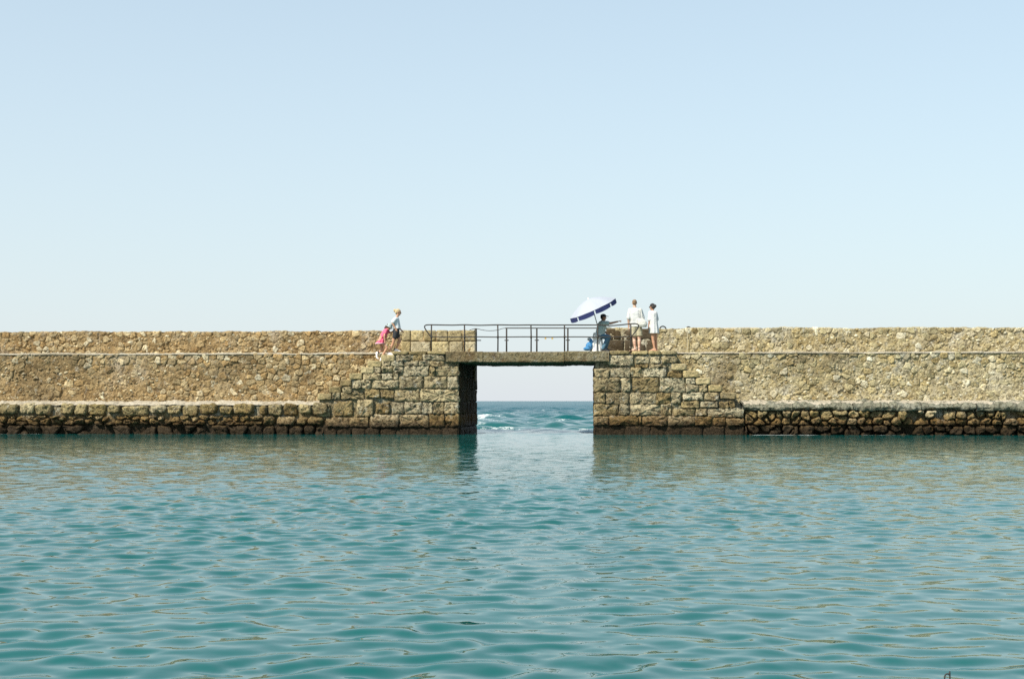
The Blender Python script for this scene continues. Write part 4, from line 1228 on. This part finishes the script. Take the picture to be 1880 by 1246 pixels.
body += foot(aL, (-1, 0.25, 0), ZW + 0.02, 1.05) + foot(aR, (-0.8, 0.6, 0), ZW + 0.02, 1.05)
fuse('body', body, M_SKIN, g, 0.008)
fuse('hair', [ellipsoid(HD[0] + HD[3] * 0.04 - HD[1] * 0.02, 0.10, 0.09, 0.09, HD[4]), ellipsoid(HD[0] - HD[1] * 0.06 - HD[3] * 0.01, 0.06, 0.078, 0.07, HD[4]), ellipsoid(HD[0] - HD[1] * 0.13 + HD[3] * 0.02, 0.05, 0.055, 0.055)], M_DARKH, g, 0.009)
eyes(HD, g)
fuse('sunglasses', [ellipsoid(HD[0] + HD[1] * 0.092 + HD[2] * 0.034 + HD[3] * 0.008, 0.010, 0.026, 0.021, HD[4]), ellipsoid(HD[0] + HD[1] * 0.092 - HD[2] * 0.034 + HD[3] * 0.008, 0.010, 0.026, 0.021, HD[4]),
                    capsule(HD[0] + HD[1] * 0.09 + HD[2] * 0.05 + HD[3] * 0.012, 0.006, HD[0] + HD[2] * 0.08 + HD[3] * 0.012, 0.006, 6), capsule(HD[0] + HD[1] * 0.09 - HD[2] * 0.05 + HD[3] * 0.012, 0.006, HD[0] - HD[2] * 0.08 + HD[3] * 0.012, 0.006, 6)], M_BLACK, g, 0.005, 1, 0.6)
fuse('dress', [loft([(J(1198.4, 570.2, n4), 0.06, 0.065, X1, Y1), (J(1198.5, 571.8, n4), 0.12, 0.09, X1, Y1), (J(1198.7, 575, n4), 0.155, 0.115, X1, Y1), (J(1199, 584, n4), 0.15, 0.125, X1, Y1), (J(1199.6, 594, n4), 0.15, 0.14, X1, Y1), (J(1200.4, 604, n4), 0.165, 0.165, X1, Y1), (J(1200.8, 612, n4), 0.175, 0.185, X1, Y1)], 0.10, 9, 40),
               capsule(sL, 0.066, sL.lerp(eL, 0.85), 0.074), capsule(sR, 0.066, sR.lerp(eR, 0.85), 0.074)], M_WHITE, g, 0.010, 3)

# ------------------------------------------------------------------ parasol
NP = 0.95
pa = thing('parasol', at(1110, 644, NP), 'tilted beach parasol, white outside and navy beneath, over the seated man', 'parasol')
hub = at(1088.0, 566.0, NP)
axis = Vector((-0.40, -0.15, 0.90)).normalized()
ua = axis.cross(Vector((0, 1, 0))).normalized(); ub = axis.cross(ua).normalized()
RADIUS, RISE = 0.87, 0.36
def cp(a, t, off=0.0):
    """canopy point: angle a, t 0 (apex) to 1 (rim)"""
    sag = 1 - 0.07 * t * (1 - abs(math.cos(a * 4))) 
    r = RADIUS * t * sag
    h = RISE * (1 - t ** 1.7) + off
    return hub + (ua * math.cos(a) + ub * math.sin(a)) * r + axis * h
for k in range(8):
    a0, a1 = 2 * math.pi * k / 8, 2 * math.pi * (k + 1) / 8
    for nm, off, mat in (('panel', 0.0, M_CANOPY), ('lining', -0.012, M_NAVY)):
        V, Fc = [], []
        nu, nt = 6, 8
        for j in range(nt + 1):
            for i in range(nu + 1):
                V.append(cp(a0 + (a1 - a0) * i / nu, max(0.01, j / nt), off))
        for j in range(nt):
            for i in range(nu):
                q = j * (nu + 1) + i
                Fc.append((q, q + 1, q + nu + 2, q + nu + 1))
        o = mesh_obj(nm, V, Fc, mat, pa if nm == 'panel' else panel)
        if nm == 'panel': panel = o
    # scalloped valance flap
    V, Fc = [], []
    for j in range(3):
        for i in range(9):
            t = 0.04 + 0.92 * i / 8
            drop = (0.14 + 0.03 * math.sin(math.pi * t)) * j / 2
            V.append(cp(a0 + (a1 - a0) * t, 1.0, -0.006) - axis * drop * 0.75 + Vector((0, 0, -1)) * drop * 0.25)
    for j in range(2):
        for i in range(8):
            q = j * 9 + i
            Fc.append((q, q + 1, q + 10, q + 9))
    mesh_obj('valance', V, Fc, M_NAVY, pa)
    v, f = tube([cp(a0, t, -0.03) for t in (0.02, 0.3, 0.6, 0.85, 1.0)], 0.006, 6)
    mesh_obj('rib', v, f, M_ALU, pa)
foot_p = Vector((hub.x + 0.44, hub.y + 0.5, ZW))
v, f = tube([foot_p, hub - axis * 0.02, hub + axis * 0.05, hub + axis * (RISE + 0.05)], 0.017, 8)
mesh_obj('pole', v, f, M_ALU, pa)
v, f = loft([(foot_p + Vector((0, 0, 0.0)), 0.19, 0.19, X1, Y1), (foot_p + Vector((0, 0, 0.06)), 0.19, 0.19, X1, Y1), (foot_p + Vector((0, 0, 0.10)), 0.08, 0.08, X1, Y1), (foot_p + Vector((0.0, 0, 0.22)), 0.035, 0.035, X1, Y1)])
mesh_obj('base', v, f, M_CANVAS, pa)

# ------------------------------------------------------------------ small things on the wall
def leafy(px, n, z, r, label):
    b = MB()
    c = Vector((ax(px, n), n, z))
    for _ in range(46):
        d = Vector((random.gauss(0, 1), random.gauss(0, 1), abs(random.gauss(0.4, 0.8)))).normalized()
        p = c + d * r * random.uniform(0.4, 1.0)
        s_ = d.cross(Vector((random.random(), random.random(), 0.3))).normalized() * r * 0.16
        e = p + d * r * 0.35
        b.add([p - s_, p + s_, e], [(0, 1, 2)])
        b.add([c, c + s_ * 0.15, p], [(0, 1, 2)])
    o = b.build('wall_plant', M_PLANT, None, False)
    tag(o, label, 'plant')
leafy(1117, N_PAR + 0.3, PT_R, 0.11, 'small dark tuft of weeds on the parapet end behind the seated man')
leafy(1139, N_PAR + 0.35, PT_R, 0.08, 'small dark tuft of weeds on the parapet below the pointing hand')
def ring_on_wall(px, label, r=0.10):
    c = at(px, 604, N_PAR + 0.15)
    c.z = PT_R + 0.0
    v, f = tube([c + Vector((math.cos(a) * r, 0.02 * math.sin(2 * a), math.sin(a) * r * 0.85)) for a in [math.pi * k / 12 - 0.15 for k in range(14)]], 0.024, 8)
    tag(mesh_obj('mooring_ring', v, f, M_IRON), label, 'ring', 'mooring rings on the parapet')
ring_on_wall(1217, 'dark iron mooring ring on the parapet beside the woman in the dress', 0.11)
ring_on_wall(1264, 'dark iron mooring ring on the parapet with a rope hanging below it', 0.08)
v, f = tube(bend([at(1262, 601.5, N_PAR + 0.1), at(1262, 602.8, N_PAR - 0.10), at(1262.3, 615, N_PAR - 0.11), at(1261.8, 630, N_PAR - 0.11), at(1262, 650, N_PAR - 0.1)], 4), 0.011, 6)
tag(mesh_obj('rope', v, f, M_ROPE), 'pale rope hanging straight down the parapet face under a mooring ring', 'rope')
for px, w in ((1285, 0.5), (1318, 0.35), (1352, 0.6), (1380, 0.25)):
    c = at(px, 604, N_PAR + 0.25)
    pc = rough_sheet('plaster_patch', Frame((0, c.y), (1, 0), (0, 1)), c.x - w, c.x + w, [(0, PT_R - 0.02), (0.02, PT_R + 0.045), (0.3, PT_R + 0.045), (0.32, PT_R - 0.02)], M_CONC, None, amp=0.015, cell=0.05)
    tag(pc, {1285: 'flat white plaster patch on the parapet top, first after the hanging rope', 1318: 'flat white plaster patch on the parapet top, second after the hanging rope',
             1352: 'longest flat white plaster patch on top of the parapet', 1380: 'smallest flat white plaster patch on top of the parapet'}[px], 'plaster', 'plaster patches on the parapet top')

# bent rod of a mooring at the very front
r0 = at(1744, 1238, -43.05)
v, f = tube(bend([Vector((r0.x, r0.y, -0.35)), Vector((r0.x, r0.y, r0.z - 0.02)), Vector((r0.x - 0.004, r0.y, r0.z + 0.0)), Vector((r0.x - 0.012, r0.y, r0.z + 0.004)), Vector((r0.x - 0.02, r0.y, r0.z - 0.004)), Vector((r0.x - 0.022, r0.y, r0.z - 0.03))], 5), 0.003, 8)
tag(mesh_obj('mooring_hook', v, f, M_IRON), 'thin dark bent rod sticking out of the water at the bottom edge', 'hook')
